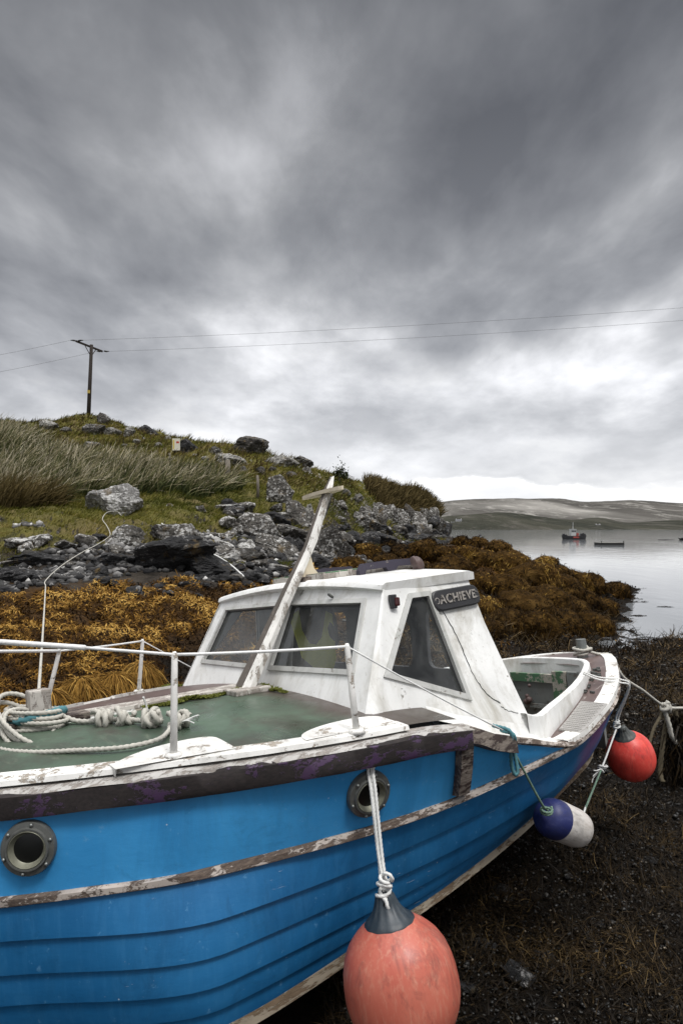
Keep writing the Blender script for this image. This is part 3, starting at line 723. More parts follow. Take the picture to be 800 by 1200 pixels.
# rails: (near fore, far fore, near aft, far aft) tops are rt[0], rt[1], rt[2], rt[3]
def wire(pts, r, mat=MT['wire'], name='guard_wire', sag=.0):
    P = []
    for a, b in zip(pts, pts[1:]):
        for k in range(9):
            f = k/9; p = B(*a).lerp(B(*b), f); p.z -= sag*4*f*(1-f); P.append(p)
    P.append(B(*pts[-1])); Vt, Ft = tube_data(P, r, 8); return obj(name, Vt, Ft, mat, boat, True)
wire([(-1.75, .18, .46), (-1.265, .52, .425), (-1.03, .67, .380)], .0095, MT['wire'], 'bow_rail')
wire([(-1.03, .67, .380), (-.772, .822, .328)], .0055, name='guard_rail'); wire([(-.772, .822, .328), (-.18, 1.042, .290)], .0055, sag=.004)
wire([(-.18, 1.042, .290), (.50, 1.165, -.135)], .0035, sag=.006)
wire([(-1.7, -.12, .42), (-1.09, -.48, .350), (-.735, -.80, .302)], .008, MT['wire'], 'bow_rail')
wire([(-.735, -.80, .302), (-.18, -1.042, .290)], .0055, sag=.004); wire([(-.18, -1.042, .290), (.5, -1.165, -.135)], .0035)

# ---- portholes
def porthole(s, w_, r, sq=1.0):
    a = topside_pt(s, w_); a2 = topside_pt(s+.02, w_); a3 = topside_pt(s, w_+.03)
    c = B(*a); ex = (B(*a2)-c).normalized(); ey = (B(*a3)-c); ey = (ey-ex*ey.dot(ex)).normalized(); ez = ex.cross(ey)
    if ez.y > 0: ez = -ez
    def ring(prof, name, mat, parent=boat, fill=False, n=36):
        V = []; Fc = []
        for (rr, o_) in prof:
            for k in range(n):
                an = 2*math.pi*k/n; V.append(c+ex*(math.cos(an)*rr*sq)+ey*(math.sin(an)*rr)+ez*o_)
        for j in range(len(prof)-1):
            for k in range(n): Fc.append((j*n+k, j*n+(k+1) % n, (j+1)*n+(k+1) % n, (j+1)*n+k))
        if fill: Fc.append(tuple(range((len(prof)-1)*n, len(prof)*n)))
        o = obj(name, V, Fc, mat, parent, True); o.data.set_sharp_from_angle(angle=math.radians(35)); return o
    p = ring([(r, -.01), (r, .014), (r*.96, .020), (r*.80, .022), (r*.76, .030), (r*.70, .030), (r*.66, .018)], 'porthole', MT['ringmetal'])
    ring([(r*.70, .026), (r*.66, .030), (r*.63, .024), (r*.56, .012), (r*.52, .009)], 'rim', MT['rimmetal'], p)
    ring([(r*.54, .0095), (r*.50, .0105)], 'glass', MT['void'], p, True)
    for k in range(6):
        bmb = bmesh.new(); an = 2*math.pi*(k+.3)/6; q = c+ex*(math.cos(an)*r*.88*sq)+ey*(math.sin(an)*r*.88)+ez*.023
        bmesh.ops.create_uvsphere(bmb, u_segments=8, v_segments=5, radius=r*.075, matrix=Matrix.Translation(q)); bmobj('bolt', bmb, MT['metal'], p, True)
    return p
porthole(-1.233, .49, .086); porthole(-.168, .46, .088)

# ---- cabin
cabin = bpy.data.objects.new('cabin', None); COL.objects.link(cabin); cabin.parent = boat; cabin.location = B(.5, 0, -.03); cabin.empty_display_size = .2
COFF = B(.5, 0, -.03)
def cobj(name, V, Fc, mat, parent=None, smooth=False):
    return obj(name, [Vector(v)-COFF for v in V], Fc, mat, parent or cabin, smooth)
def wall(name, outline, holes, O3, ex, ey, th, mat):
    """flat wall with window openings; points are 2-D in the plane (O3, ex, ey)"""
    bm = bmesh.new(); ex = Vector(ex); ey = Vector(ey); ez = ex.cross(ey).normalized(); O3 = Vector(O3)
    es = []
    for lp in [outline]+holes:
        vs = [bm.verts.new(O3+ex*a+ey*b-COFF) for a, b in lp]
        for i in range(len(vs)): es.append(bm.edges.new((vs[i], vs[(i+1) % len(vs)])))
    bmesh.ops.triangle_fill(bm, use_beauty=True, use_dissolve=False, edges=es)
    fs = bm.faces[:]
    r = bmesh.ops.extrude_face_region(bm, geom=fs)
    bmesh.ops.translate(bm, verts=[v for v in r['geom'] if isinstance(v, bmesh.types.BMVert)], vec=ez*th)
    return bmobj(name, bm, mat, cabin)
def inset(poly, d):
    n = len(poly); out = []
    area = sum(poly[i][0]*poly[(i+1) % n][1]-poly[(i+1) % n][0]*poly[i][1] for i in range(n)); sg = 1 if area > 0 else -1
    for i in range(n):
        p0, p1, p2 = Vector(poly[i-1]), Vector(poly[i]), Vector(poly[(i+1) % n])
        a = (p1-p0).normalized(); b = (p2-p1).normalized()
        na = Vector((-a.y, a.x))*sg; nb = Vector((-b.y, b.x))*sg
        m = (na+nb); m = m/max(.3, m.dot(na)); out.append(tuple(p1+m*d))
    return out
def roundpoly(poly, r, n=4):
    out = []
    for i in range(len(poly)):
        p0, p1, p2 = Vector(poly[i-1]), Vector(poly[i]), Vector(poly[(i+1) % len(poly)])
        a = (p0-p1); b = (p2-p1); ra = min(r, a.length*.45); rb = min(r, b.length*.45)
        q0 = p1+a.normalized()*ra; q2 = p1+b.normalized()*rb
        for k in range(n+1):
            t = k/n; out.append(tuple(q0*(1-t)**2+p1*2*t*(1-t)+q2*t*t))
    return out
def window(poly, O3, ex, ey, out, name='window', frame=.024):
    """frame standing proud of the wall, with its pane; out = outward unit normal"""
    ex, ey, O3, out = Vector(ex), Vector(ey), Vector(O3), Vector(out)
    big = inset(poly, -frame); P3 = lambda q, d: O3+ex*q[0]+ey*q[1]+out*d
    n = len(poly); V = []
    for (pl, d) in ((big, -.002), (big, .010), (poly, .012), (poly, -.03)): V += [P3(q, d) for q in pl]
    Fc = [(j*n+i, j*n+(i+1) % n, (j+1)*n+(i+1) % n, (j+1)*n+i) for j in range(3) for i in range(n)]
    wn = cobj(name, V, Fc, MT['frame'])
    cobj('pane', [P3(q, -.010) for q in inset(poly, -.004)], [tuple(range(n))], MT['glass'], wn)
    ins = inset(poly, .010)     # dark rubber seal
    V = [P3(q, -.006) for q in inset(poly, -.001)]+[P3(q, -.008) for q in inset(poly, .006)]
    cobj('seal', V, [(i, (i+1) % n, n+(i+1) % n, n+i) for i in range(n)], MT['black'], wn)
    return wn
MT['frame'] = peeling('window_frame_paint', (.50, .50, .48), (.16, .14, .12), (.30, .27, .23), .60, 16, (1, 1, 1), .6, .5, (.08, .09, .05))
# front: plane s = .5 u ; in-plane axes: t and up the slope
k5 = math.sqrt(1.25)
FO = B(0, 0, 0); FEX = B(0, 1, 0)-B(0, 0, 0); FEY = (B(.5, 0, 1)-B(0, 0, 0))/k5
f2 = lambda t, u: (t, u*k5)
FN = Vector((-1, 0, .5)).normalized()
wr = [f2(.060, .145), f2(.722, .152), f2(.665, .432), f2(.055, .441)]
wl = [(-a, b) for a, b in wr][::-1]
out_f = [f2(-.90, -.04), f2(.90, -.04), f2(.775, .505), f2(0, .545), f2(-.775, .505)]
hz = FEX.cross(FEY)
wall('front_wall', out_f, [inset(wr, -.004), inset(wl, -.004)], FO, FEX, FEY, .03*(1 if hz.dot(FN) < 0 else -1), MT['white'])
window(wr, FO, FEX, FEY, FN); window(wl, FO, FEX, FEY, FN)
# sides: plane t = .915 - .27 u
def side(sg):
    n = math.sqrt(1+.27*.27)
    SO = B(0, sg*.915, 0); SX = Vector((1, 0, 0)); SY = (B(0, sg*(-.27), 1)-B(0, 0, 0))/n
    SN = (B(0, sg*1, .27)-B(0, 0, 0)).normalized()
    q2 = lambda s, u: (s, u*n)
    o2 = [q2(.05, -.05), q2(.32, -.08), q2(.345, -.37), q2(.96, -.37), q2(.935, -.20), q2(.90, -.05), q2(.828, .28), q2(.80, .53), q2(.255, .505)]
    if sg > 0: wn = [q2(.155, .135), q2(.553, -.012), q2(.497, .438), q2(.392, .436)]; holes = [wn]
    else: holes = [[q2(.155, .135), q2(.553, -.012), q2(.497, .438), q2(.392, .436)]]
    hz = SX.cross(SY)
    wall('side_wall', o2, [inset(h, -.004) for h in holes], SO, SX, SY, .03*(1 if hz.dot(SN) < 0 else -1), MT['white'])
    for h in holes: window(h, SO, SX, SY, SN, frame=.024)
    # bevelled corner between front and side
    e = .003
    fr = [B(-.02-e, sg*.90, -.04), B(.2525-e, sg*.775, .505)]; sd = [B(.05, sg*(.915+.27*.05)+sg*e, -.05), B(.255, sg*(.915-.27*.505)+sg*e, .505)]
    V = [fr[0]+B(0, sg*.0, 0)-B(0, 0, 0), sd[0], sd[1], fr[1]]
    mid0 = (fr[0]+sd[0])/2+(B(-.012, sg*.014, 0)-B(0, 0, 0)); mid1 = (fr[1]+sd[1])/2+(B(-.006, sg*.006, 0)-B(0, 0, 0))
    V = [fr[0], mid0, sd[0], sd[1], mid1, fr[1]]
    cobj('corner_post', V, [(0, 1, 4, 5), (1, 2, 3, 4)], MT['white'], None, True)
    # skirt: ledge from the cabin side to the hull edge at the low part
    c0 = []; c1 = []; c2 = []
    for s in np.linspace(.30, 1.10, 20):
        ti = .915-.27*(-.30) if s > .5 else .915-.27*(-.2)
        gu = float(G_u(s)); wi = .915-.27*(gu+.07)
        wi = min(wi, float(G_h(s))-.03) if s < .92 else float(np.interp(s, [.92, 1.2], [.965, .85]))
        c0.append((s, sg*wi, gu+.075)); c1.append((s, sg*(wi+.03), gu+.022)); c2.append((s, sg*(float(G_h(s))-.004), gu+.012))
    sk = [c0, c1, c2] if sg > 0 else [c2, c1, c0]
    loft(sk, 'side_ledge', MT['white'])
side(1); side(-1)
# roof: crowned, with a turned-down edge
def roof_u(s, t): return .505+.05*(1-(t/.80)**2)+.028*max(0, (s-.25)/.6)
cu = []
rs = [.232, .25, .4, .6, .80, .832]
for s in rs: cu.append([(s+(.012*(1-(t/.8)**2) if s < .26 else 0), t, roof_u(s, t)+(.012 if s not in (rs[0], rs[-1]) else .002)) for t in np.linspace(-.795, .795, 25)])
cu.append([(s_, t_, u_-.035) for s_, t_, u_ in cu[-1]]); cu.append([(.25, t, roof_u(.25, t)-.035) for t in np.linspace(-.78, .78, 25)]); cu.append([(.226, t, roof_u(.232, t)-.018) for t in np.linspace(-.795, .795, 25)])
n = 25; V = [B(*p) for c in cu for p in c]; m = len(cu)
Fc = [(j*n+i, ((j+1) % m)*n+i, ((j+1) % m)*n+i+1, j*n+i+1) for j in range(m) for i in range(n-1)]
Fc += [tuple(j*n for j in range(m)), tuple(j*n+n-1 for j in reversed(range(m)))]
rf = cobj('roof', V, Fc, MT['white'], None, True); rf.data.set_sharp_from_angle(angle=math.radians(40))
# hatch board with green edge, grab rails, lamp on the roof
bmh = bmesh.new(); add_box(bmh, B(.60, .02, .592)-COFF, .62, .50, .030, Matrix.Rotation(math.radians(-2.7), 3, 'Y'), .006); hb_ = bmobj('roof_hatch', bmh, MT['greywood'], cabin)
bmh = bmesh.new(); add_box(bmh, B(.60, .02, .6085)-COFF, .612, .492, .008, Matrix.Rotation(math.radians(-2.7), 3, 'Y'), .002); bmobj('green_edging', bmh, MT['greenboard'], hb_)
MT['railpaint'] = peeling('dark_purple_rail_paint', (.045, .040, .058), (.40, .37, .34), (.2, .16, .13), .60, 9, (1, 1, 1), .3, .5, (.03, .02, .03))
for sg in (1, -1):
    pr = []
    for k in range(41):
        s = .48+.56*k/40*.62/.56; f = (k/40*3.0) % 1; foot = min(abs((k/40)-x) for x in (0, .5, 1.0))
        pr.append((s, .022 if foot > .085 else .0))
    V = []; Fc = []
    for (s, lo) in pr:
        e = min(1, min(s-.48, 1.10-s)/.05+.35)
        if s > .835: lo = max(lo, .012)
        bu = roof_u(min(s, .83), .30)+.012
        for (dt, uu) in ((-.016, bu+lo-.002), (.016, bu+lo-.002), (.014, bu+.050*e+.006), (-.014, bu+.050*e+.006)): V.append(B(s*.74+.13, sg*.31+dt, uu))
    for i in range(40):
        for k in range(4): k2 = (k+1) % 4; Fc.append((i*4+k, i*4+k2, i*4+4+k2, i*4+4+k))
    Fc += [(3, 2, 1, 0), (160, 161, 162, 163)]
    cobj('grab_rail', V, Fc, MT['railpaint'])
bml = bmesh.new()
rm = Matrix.Translation(B(.79, .43, .60)-COFF) @ Matrix.Rotation(math.radians(70), 4, 'Y') @ Matrix.Rotation(math.radians(25), 4, 'X')
bmesh.ops.create_cone(bml, cap_ends=True, segments=24, radius1=.050, radius2=.050, depth=.018, matrix=rm)
bmesh.ops.create_uvsphere(bml, u_segments=20, v_segments=12, radius=.046, matrix=rm @ Matrix.Translation((0, 0, .01)) @ Matrix.Diagonal((1, 1, .7, 1)))
sp = bmobj('spotlight', bml, MT['spot'], cabin, True)
# side lamp at the fore corner
bml = bmesh.new(); add_box(bml, B(.268, .812, .432)-COFF, .030, .028, .062, Matrix.Rotation(math.radians(-15), 3, 'Z'), .004); lp = bmobj('side_lamp', bml, MT['black'], cabin)
bml = bmesh.new(); add_box(bml, B(.280, .826, .430)-COFF, .026, .018, .040, Matrix.Rotation(math.radians(-15), 3, 'Z'), .008); bmobj('lens', bml, MT['lens'], lp)
# small hook on the front
bml = bmesh.new(); add_box(bml, B(.215, .42, .478)-COFF, .012, .035, .010, Matrix.Rotation(.5, 3, 'X')); bmobj('hook', bml, MT['darkmetal'], cabin)
# name board with raised letters
def name_board():
    n_ = math.sqrt(1+.27*.27); c = B(.668, .915-.27*.415, .415)
    ex = (B(1, .0, .055)-B(0, 0, 0)).normalized(); nn = (B(0, 1, .27)-B(0, 0, 0)).normalized(); ey = nn.cross(ex)
    if ey.z < 0: ey = -ey
    ol = roundpoly([(-.158, -.050), (.158, -.050), (.158, .050), (-.158, .050)], .048, 6)
    V = [c+ex*a+ey*b+nn*d-COFF for d in (.001, .018) for a, b in ol]+[c+ex*a*.96+ey*b*.90+nn*.022-COFF for a, b in ol]; m = len(ol)
    Fc = [(j*m+i, j*m+(i+1) % m, (j+1)*m+(i+1) % m, (j+1)*m+i) for j in range(2) for i in range(m)]+[tuple(range(2*m, 3*m))]
    nb = obj('name_board', V, Fc, MT['black'], cabin)
    cu = bpy.data.curves.new('letters', 'FONT'); cu.body = 'ACHIEVE'; cu.size = .059; cu.align_x = 'CENTER'; cu.align_y = 'CENTER'
    cu.extrude = .003; cu.shear = .18; cu.space_character = 1.08; cu.offset = .0012
    to = bpy.data.objects.new('letters_tmp', cu); COL.objects.link(to); bpy.context.view_layer.update()
    me = bpy.data.meshes.new_from_object(to.evaluated_get(bpy.context.evaluated_depsgraph_get()))
    bpy.data.objects.remove(to)
    M4 = Matrix((ex, ey, nn)).transposed().to_4x4(); M4.translation = c+nn*.024-COFF
    me.transform(M4); lo = link('lettering', me, nb, [MT['letters']]); me.materials.clear(); me.materials.append(MT['letters'])
    # little scrolls at both ends of the board
    for sx in (-1, 1):
        P = [c+ex*(sx*(.135+.012*math.cos(a)))+ey*(.012*math.sin(a)*(1+a*.05))+nn*.022-COFF for a in np.linspace(0, 5.2, 16)]
        Vt, Ft = tube_data(P, .0022, 6); obj('scroll', Vt, Ft, MT['letters'], nb, True)
name_board()
def crack(pts, r, nm='crack'):
    P = [B(s, .915-.27*u+.0012, u)-COFF for s, u in pts]; P = [p.to_tuple() for p in spline(P, 6)]
    P = [Vector(p)+Vector((R_.uniform(-.003, .003), 0, R_.uniform(-.003, .003))) for p in P]
    Vt, Ft = tube_data(P, [r*R_.uniform(.5, 1.3) for _ in P], 5); obj(nm, Vt, Ft, MT['darkmetal'], cabin)
crack([(.565, .37), (.60, .28), (.625, .16), (.645, .06), (.69, -.03), (.76, -.085)], .0024)
crack([(.76, -.10), (.80, -.125), (.86, -.15)], .0022)
# inside of the cabin: floor, far bench, aft bulkhead posts
def box_b(name, s0, s1_, t0, t1_, u0, u1_, mat, parent=None, bev=.0):
    bm = bmesh.new(); c = B((s0+s1_)/2, (t0+t1_)/2, (u0+u1_)/2)
    off = COFF if parent is cabin else Vector((0, 0, 0))
    add_box(bm, c-off, abs(s1_-s0), abs(t1_-t0), abs(u1_-u0), None, bev); return bmobj(name, bm, mat, parent or boat)
box_b('cabin_sole', .02, .95, -.80, .80, -.62, -.60, MT['greydark'], cabin)
box_b('fore_bulkhead', .015, .035, -.88, .88, -.62, -.03, MT['greydark'], cabin)
box_b('bench', .30, .92, -.80, -.45, -.60, -.28, MT['greydark'], cabin)
box_b('helm_console', .10, .28, -.05, .75, -.60, .06, MT['greydark'], cabin, .01)
AO = B(.80, 0, 0)
ao = [(-.955, -.34), (.955, -.34), (.880, -.06), (.735, .50), (.4, .525), (-.4, .525), (-.735, .50), (-.880, -.06)]
ah = [roundpoly([(-.50, .06), (-.24, .06), (-.215, .36), (-.48, .36)], .05), roundpoly([(.14, .06), (.345, .06), (.345, .30), (.17, .30)], .05), roundpoly([(.47, .06), (.70, .06), (.66, .36), (.485, .36)], .05)]
wall('aft_bulkhead', ao, [inset(h, -.004) for h in ah], AO, Vector((0, -1, 0)), Vector((0, 0, 1)), .022, MT['greydark'])
# ---- mast, crosstree, knee and step
mpts = [(-.125, .08, .030, .100, .068), (-.012, .08, .20, .086, .062), (.180, .08, .495, .066, .054), (.355, .08, .76, .054, .046), (.495, .07, 1.03, .042, .036), (.530, .06, 1.09, .036, .030), (.565, .05, 1.145, .014, .016)]
V = []; Fc = []
MP = []
for a, b in zip(mpts, mpts[1:]):
    for k in range(6):
        f = k/6; MP.append([x*(1-f)+y*f for x, y in zip(a, b)])
MP.append(list(mpts[-1]))
for i, (s, t, u, wt, ws) in enumerate(MP):
    for k in range(8):
        a = math.pi/8+math.pi/4*k; ct, cs = math.cos(a), math.sin(a)
        f = 1/max(abs(ct), abs(cs)); f = 1+(f-1)*.75
        j = 1+.10*float(fbm(np.array([u*7+k]), np.array([k*1.7]), 3, 4)[0])
        V.append((s+cs*ws*f*.80*j, t+ct*wt*f*.80*j, u+cs*ws*.4*f*.8))
for i in range(len(MP)-1):
    for k in range(8): k2 = (k+1) % 8; Fc.append((i*8+k, i*8+k2, i*8+8+k2, i*8+8+k))
Fc += [tuple(range(7, -1, -1)), tuple(range((len(MP)-1)*8, len(MP)*8))]
mast = bobj('mast', V, Fc, MT['mastwhite']); mast.data.materials.append(MT['barewood'])
for i_, pl in enumerate(mast.data.polygons):
    if i_ < 8*(len(MP)-1) and (i_ % 8) in (3, 4, 5): pl.material_index = 1
# crosstree
n = 28; V = []
for d in (-.010, .010):
    for k in range(n):
        a = 2*math.pi*k/n; V.append((.50+.040*math.sin(a)*(1-.0*abs(math.cos(a))), +.03+.195*math.cos(a)*abs(math.cos(a))**.15, 1.052+d+.03*.040*math.sin(a)))
Fc = [tuple(range(n-1, -1, -1)), tuple(range(n, 2*n))]+[(i, (i+1) % n, n+(i+1) % n, n+i) for i in range(n)]
bobj('crosstree', V, Fc, MT['cream'], mast)
# knee behind the mast, on its block
V = []
for t in (-.016, .016): V += [(.315, t, .565), (.46, t, .565), (.405, t, .63), (.385, t, .72), (.415, t, .80), (.36, t, .70)]
V = [(s-.055, t+.09, u) for s, t, u in V]
bobj('mast_knee', V, [(5, 4, 3, 2, 1, 0), (6, 7, 8, 9, 10, 11)]+[(i, (i+1) % 6, 6+(i+1) % 6, 6+i) for i in range(6)], MT['cream'], mast)
box_b('mast_block', .25, .44, .02, .16, .540, .585, MT['brownboard'], None, .006).parent = mast
box_b('mast_step', -.22, -.03, -.05, .21, .045, .072, MT['greywood'], None, .006).parent = mast
# ---- cockpit: coaming, quarter deck, tread, inside
cs = [(.88, .975), (.95, .960), (1.05, .932), (1.2, .87), (1.45, .785), (1.7, .69), (1.9, .60), (2.1, .50), (2.27, .405), (2.37, .335), (2.43, .26), (2.455, .15), (2.46, 0)]
C_t = [Vector((a, b, 0)) for a, b in cs]
def co_u(s): return float(np.interp(s, [.88, .93, .98, 1.05, 1.14, 1.3, 1.7, 2.1, 2.46], [-.15, -.165, -.178, -.188, -.19, -.18, -.158, -.137, -.117]))
P2 = spline([(a, b, 0) for a, b in cs], 6); P2 = [(p.x, p.y) for p in P2]; full = P2+[(a, -b) for a, b in P2[::-1][1:]]
rows = [[], [], [], [], [], []]
for i, (s, t) in enumerate(full):
    p0 = Vector(full[max(0, i-1)]); p1 = Vector(full[min(len(full)-1, i+1)]); d = (p1-p0).normalized(); no = Vector((d.y, -d.x))
    if i < len(full)/2 and no.y < 0 or (i >= len(full)/2 and no.y > 0): pass
    no = Vector((d.y, -d.x)) if True else no
    if no.dot(Vector((s-1.3, t))) < 0: no = -no
    top = co_u(s); base_ = float(RU['R'](max(s, 1.1)))-.02
    aft = min(1, max(0, (s-2.3)/.12))
    for k, (o_, u_) in enumerate(((.026, base_), (.016, top-.006), (.010, top), (-.016, top), (-.022, top-.006), (-.022, top-.11-.04*aft))):
        rows[k].append((s+no.x*o_, t+no.y*o_, u_))
rows = [r for r in rows]
o = loft(rows, 'coaming', MT['white'])
# quarter deck outside the coaming
q = [[], [], [], []]
for (s, t) in P2:
    if s < 1.0: continue
ssd = np.concatenate([np.linspace(1.02, 2.4, 40), 2.4+.5*np.sin(np.linspace(0, math.pi/2, 20))[1:]])
ins_f = lambda s: float(np.interp(s, [p[0] for p in P2], [p[1] for p in P2])) if s < 2.44 else 0.0
for sg in (1, -1):
    r0, r1, r2 = [], [], []
    for s in ssd:
        e = float(RH['R'](s)); u = float(RU['R'](s))+.026; a = min(ins_f(s), e-.002)
        r0.append((s, sg*a, u)); r1.append((s, sg*(a*.5+e*.5), u+.004)); r2.append((s, sg*max(e-.004, 0), u))
    loft([r0, r1, r2] if sg > 0 else [r2, r1, r0], 'quarter_deck', MT['browndeck'])
    m0, m1, m2, m3 = [], [], [], []
    for s in ssd[2:-1]:
        e = float(RH['R'](s)); u = float(RU['R'](s))+.030; a = ins_f(s); wdt = min(.075, e*.4)
        jj = .012*float(fbm(np.array([s*9.0]), np.array([sg*2.2]), 4, 3)[0])
        m0.append((s, sg*max(e-wdt+jj, 0), u-.004)); m1.append((s, sg*max(e-wdt+jj, 0), u+.006)); m2.append((s, sg*(e+.014), u+.005)); m3.append((s, sg*(e+.018), u-.02))
    loft([m0, m1, m2, m3] if sg > 0 else [m3, m2, m1, m0], 'margin_plank', MT['whiteworn'])
# grey chequered tread on the near quarter
c_ = [[], [], [], []]
for s in np.linspace(1.22, 1.66, 12):
    e = float(RH['R'](s)); u = float(RU['R'](s))+.034; a = ins_f(s)+.045
    c_[0].append((s, a, u-.003)); c_[1].append((s, a, u+.005)); c_[2].append((s, e+.012, u+.004)); c_[3].append((s, e+.014, u-.012))
tr = loft(c_, 'tread_plate', MT['plate'], closed=True, caps=True)
bmt = bmesh.new()
for i in range(17):
    for j in range(9):
        s = 1.235+.41*i/16; e = float(RH['R'](s)); a = ins_f(s)+.055; t = a+(e-.0-a)*(j+.5*(i % 2))/9
        add_box(bmt, B(s, t, float(RU['R'](s))+.0395), .018, .006, .003, Matrix.Rotation(math.radians(45 if i % 2 else -45), 3, 'Z'))
bmobj('tread_bars', bmt, MT['plate'], tr)
# cockpit lining
lin = []
for sg in (1, -1):
    for w_ in ((0, .25, .6, 1.0) if sg > 0 else (1.0, .6, .25, 0)):
        row = []
        for s in np.linspace(.4, 2.40, 30):
            t0 = min(float(RH['a'](s))-.05, float(RH['R'](s))-.05); 
            t0 = min(t0, ins_f(s)+.02 if s > 1.0 else .93)
            tb = float(RH['d'](s))-.10; ub = -.70
            u0 = float(RU['R'](max(s, 1.1)))-.02
            row.append((s, sg*(t0*(1-w_)+min(tb, t0)*w_), u0*(1-w_)+ub*w_))
        lin.append(row)
loft(lin, 'cockpit_lining', MT['inside'])
box_b('aft_boards', 2.385, 2.41, -.40, .40, -.70, -.28, MT['inside'])
box_b('green_board', 2.355, 2.383, -.36, .13, -.285, -.225, MT['greenboard'])
box_b('upright_board', 2.345, 2.38, .06, .17, -.66, -.20, MT['greenboard'])
box_b('grey_plank', 2.35, 2.378, .18, .26, -.66, -.20, MT['inside'])
box_b('grey_plank', 2.35, 2.378, -.30, .05, -.47, -.44, MT['inside'])
box_b('thwart', 1.75, 2.05, -.56, .50, -.52, -.49, MT['inside'])
bmi = bmesh.new()
for k in range(7): bmesh.ops.create_icosphere(bmi, subdivisions=2, radius=R_.uniform(.012, .026), matrix=Matrix.Translation(B(2.34, -.16+R_.uniform(-.03, .03), -.36+R_.uniform(-.07, .05))))
bmobj('rusty_fitting', bmi, MT['spot'], boat, True)
# crumbs of old filler and grit along the quarter deck
for k in range(26):
    bmi = bmesh.new(); s = R_.uniform(1.75, 2.35); t = ins_f(s)+R_.uniform(.03, .09); u = float(RU['R'](s))+.034
    add_box(bmi, B(s, t, u), R_.uniform(.01, .035), R_.uniform(.01, .022), R_.uniform(.006, .016), Matrix.Rotation(R_.uniform(0, 3), 3, 'Z')); bmobj('deck_debris', bmi, MT['darkmetal'], boat)
# stern post (bollard)
bmp = bmesh.new(); bmesh.ops.create_cone(bmp, cap_ends=True, segments=20, radius1=.040, radius2=.036, depth=.15, matrix=Matrix.Translation(B(2.68, .10, -.085)))
bmobj('stern_bollard', bmp, MT['metal'], boat, True).data.set_sharp_from_angle(angle=.6)
# mooring bitt on the foredeck
bmp = bmesh.new(); add_box(bmp, B(-1.035, .0, .095), .085, .085, .20, None, .008); bitt = bmobj('mooring_bitt', bmp, MT['greywood'], boat)
bmp = bmesh.new(); add_box(bmp, B(-1.02, .0, .066), .34, .18, .03, None, .006); bmobj('bitt_pad', bmp, MT['brownboard'], bitt)
# moss along the king plank and cabin foot
def moss(seg, n, wid, seed):
    r = random.Random(seed); V = []; Fc = []; ti = []
    for k in range(n):
        f = r.random(); s = seg[0][0]+(seg[1][0]-seg[0][0])*f; t = seg[0][1]+(seg[1][1]-seg[0][1])*f+r.gauss(0, wid)*(.5+.5*math.sin(f*17+seed))
        c = B(s, t, deck_u(s, t)+.004+.012*r.random()*max(0, math.sin(f*11+seed)+.3))
        for q in range(3):
            a = r.uniform(0, 6.28); d = Vector((math.cos(a), math.sin(a), r.uniform(.2, 1.4))).normalized()*r.uniform(.008, .018); e = d.orthogonal().normalized()*.004
            b = len(V); V += [c-e, c+e, c+d+e*.4, c+d-e*.4]; Fc.append((b, b+1, b+2, b+3)); ti += [r.random()*.6, r.random()*.6, .5+r.random()*.5, .5+r.random()*.5]
    me = npmesh('moss_patch', np.array([tuple(v) for v in V]), np.array(Fc), MT['moss'], tint=np.array(ti)); return link('moss_patch', me, boat)
moss([(-.62, .095), (-.14, .10)], 1500, .018, 3); moss([(-.12, .09), (.0, .13)], 700, .022, 5); moss([(-.04, .14), (-.03, .34)], 350, .012, 7)
moss([(-.25, -.99), (.2, -1.05)], 300, .02, 9)

# ------------------------------------------------------------------ buoys, fenders and ropes
def buoy(name, C, axis, r, m_body, m_end, label, cat, group=None):
    """pear-shaped mooring buoy; C = centre of the ball, axis points to the rope eye"""
    root = empty(name, C); tag(root, label, cat, group)
    q = Vector((0, 0, 1)).rotation_difference(axis.normalized()); root.rotation_mode = 'QUATERNION'; root.rotation_quaternion = q
    k = r/.197
    prof = [(-.197*math.cos(a), .197*math.sin(a)) for a in np.linspace(0.02, math.pi/2, 16)]
    prof += [(.04, .1955), (.08, .190), (.12, .178), (.155, .158), (.185, .130), (.205, .105), (.220, .084)]
    cap = [(.214, .0885), (.222, .0865), (.232, .072), (.250, .056), (.272, .043), (.292, .036), (.308, .031), (.316, .020), (.317, .002)]
    def lathe(pr, nm, mt, rib=0):
        n = 48; V = []; Fc = []
        for z, rr in pr:
            for i in range(n):
                a = 2*math.pi*i/n; w_ = 1+rib*math.cos(a*12)*max(0, min(1, (z-.21)/.05))
                V.append((rr*w_*k*math.cos(a), rr*w_*k*math.sin(a)*(1 if z < .26 else .8), z*k))
        for j in range(len(pr)-1):
            for i in range(n): Fc.append((j*n+i, j*n+(i+1) % n, (j+1)*n+(i+1) % n, (j+1)*n+i))
        return obj(nm, V, Fc, mt, root, True)
    lathe(prof, 'ball', m_body); lathe(cap, 'rope_eye', m_end, .05)
    bm = bmesh.new()
    bmesh.ops.create_cone(bm, cap_ends=True, segments=14, radius1=.010*k, radius2=.010*k, depth=.062*k, matrix=Matrix.Translation((0, 0, .284*k)) @ Matrix.Rotation(math.pi/2, 4, 'X'))
    bmobj('eye_hole', bm, MT['void'], root)
    return root, BMAT
b1c = at(471, 1157, 2.30); b1top = at(453, 1063, 2.33)
buoy('mooring_buoy', b1c, b1top-b1c, .194, MT['buoyred'], MT['buoyblack'], 'large faded red buoy with a black end, hanging nearest against the blue hull', 'buoy')
b2c = at(739, 888, 4.32); b2top = at(719, 855, 4.34)
buoy('mooring_buoy', b2c, Vector((-.075, -.05, .2)), .146, MT['buoyred2'], MT['buoygrey'], 'smaller bright red pear-shaped buoy with a grey end, hanging at the stern', 'buoy')
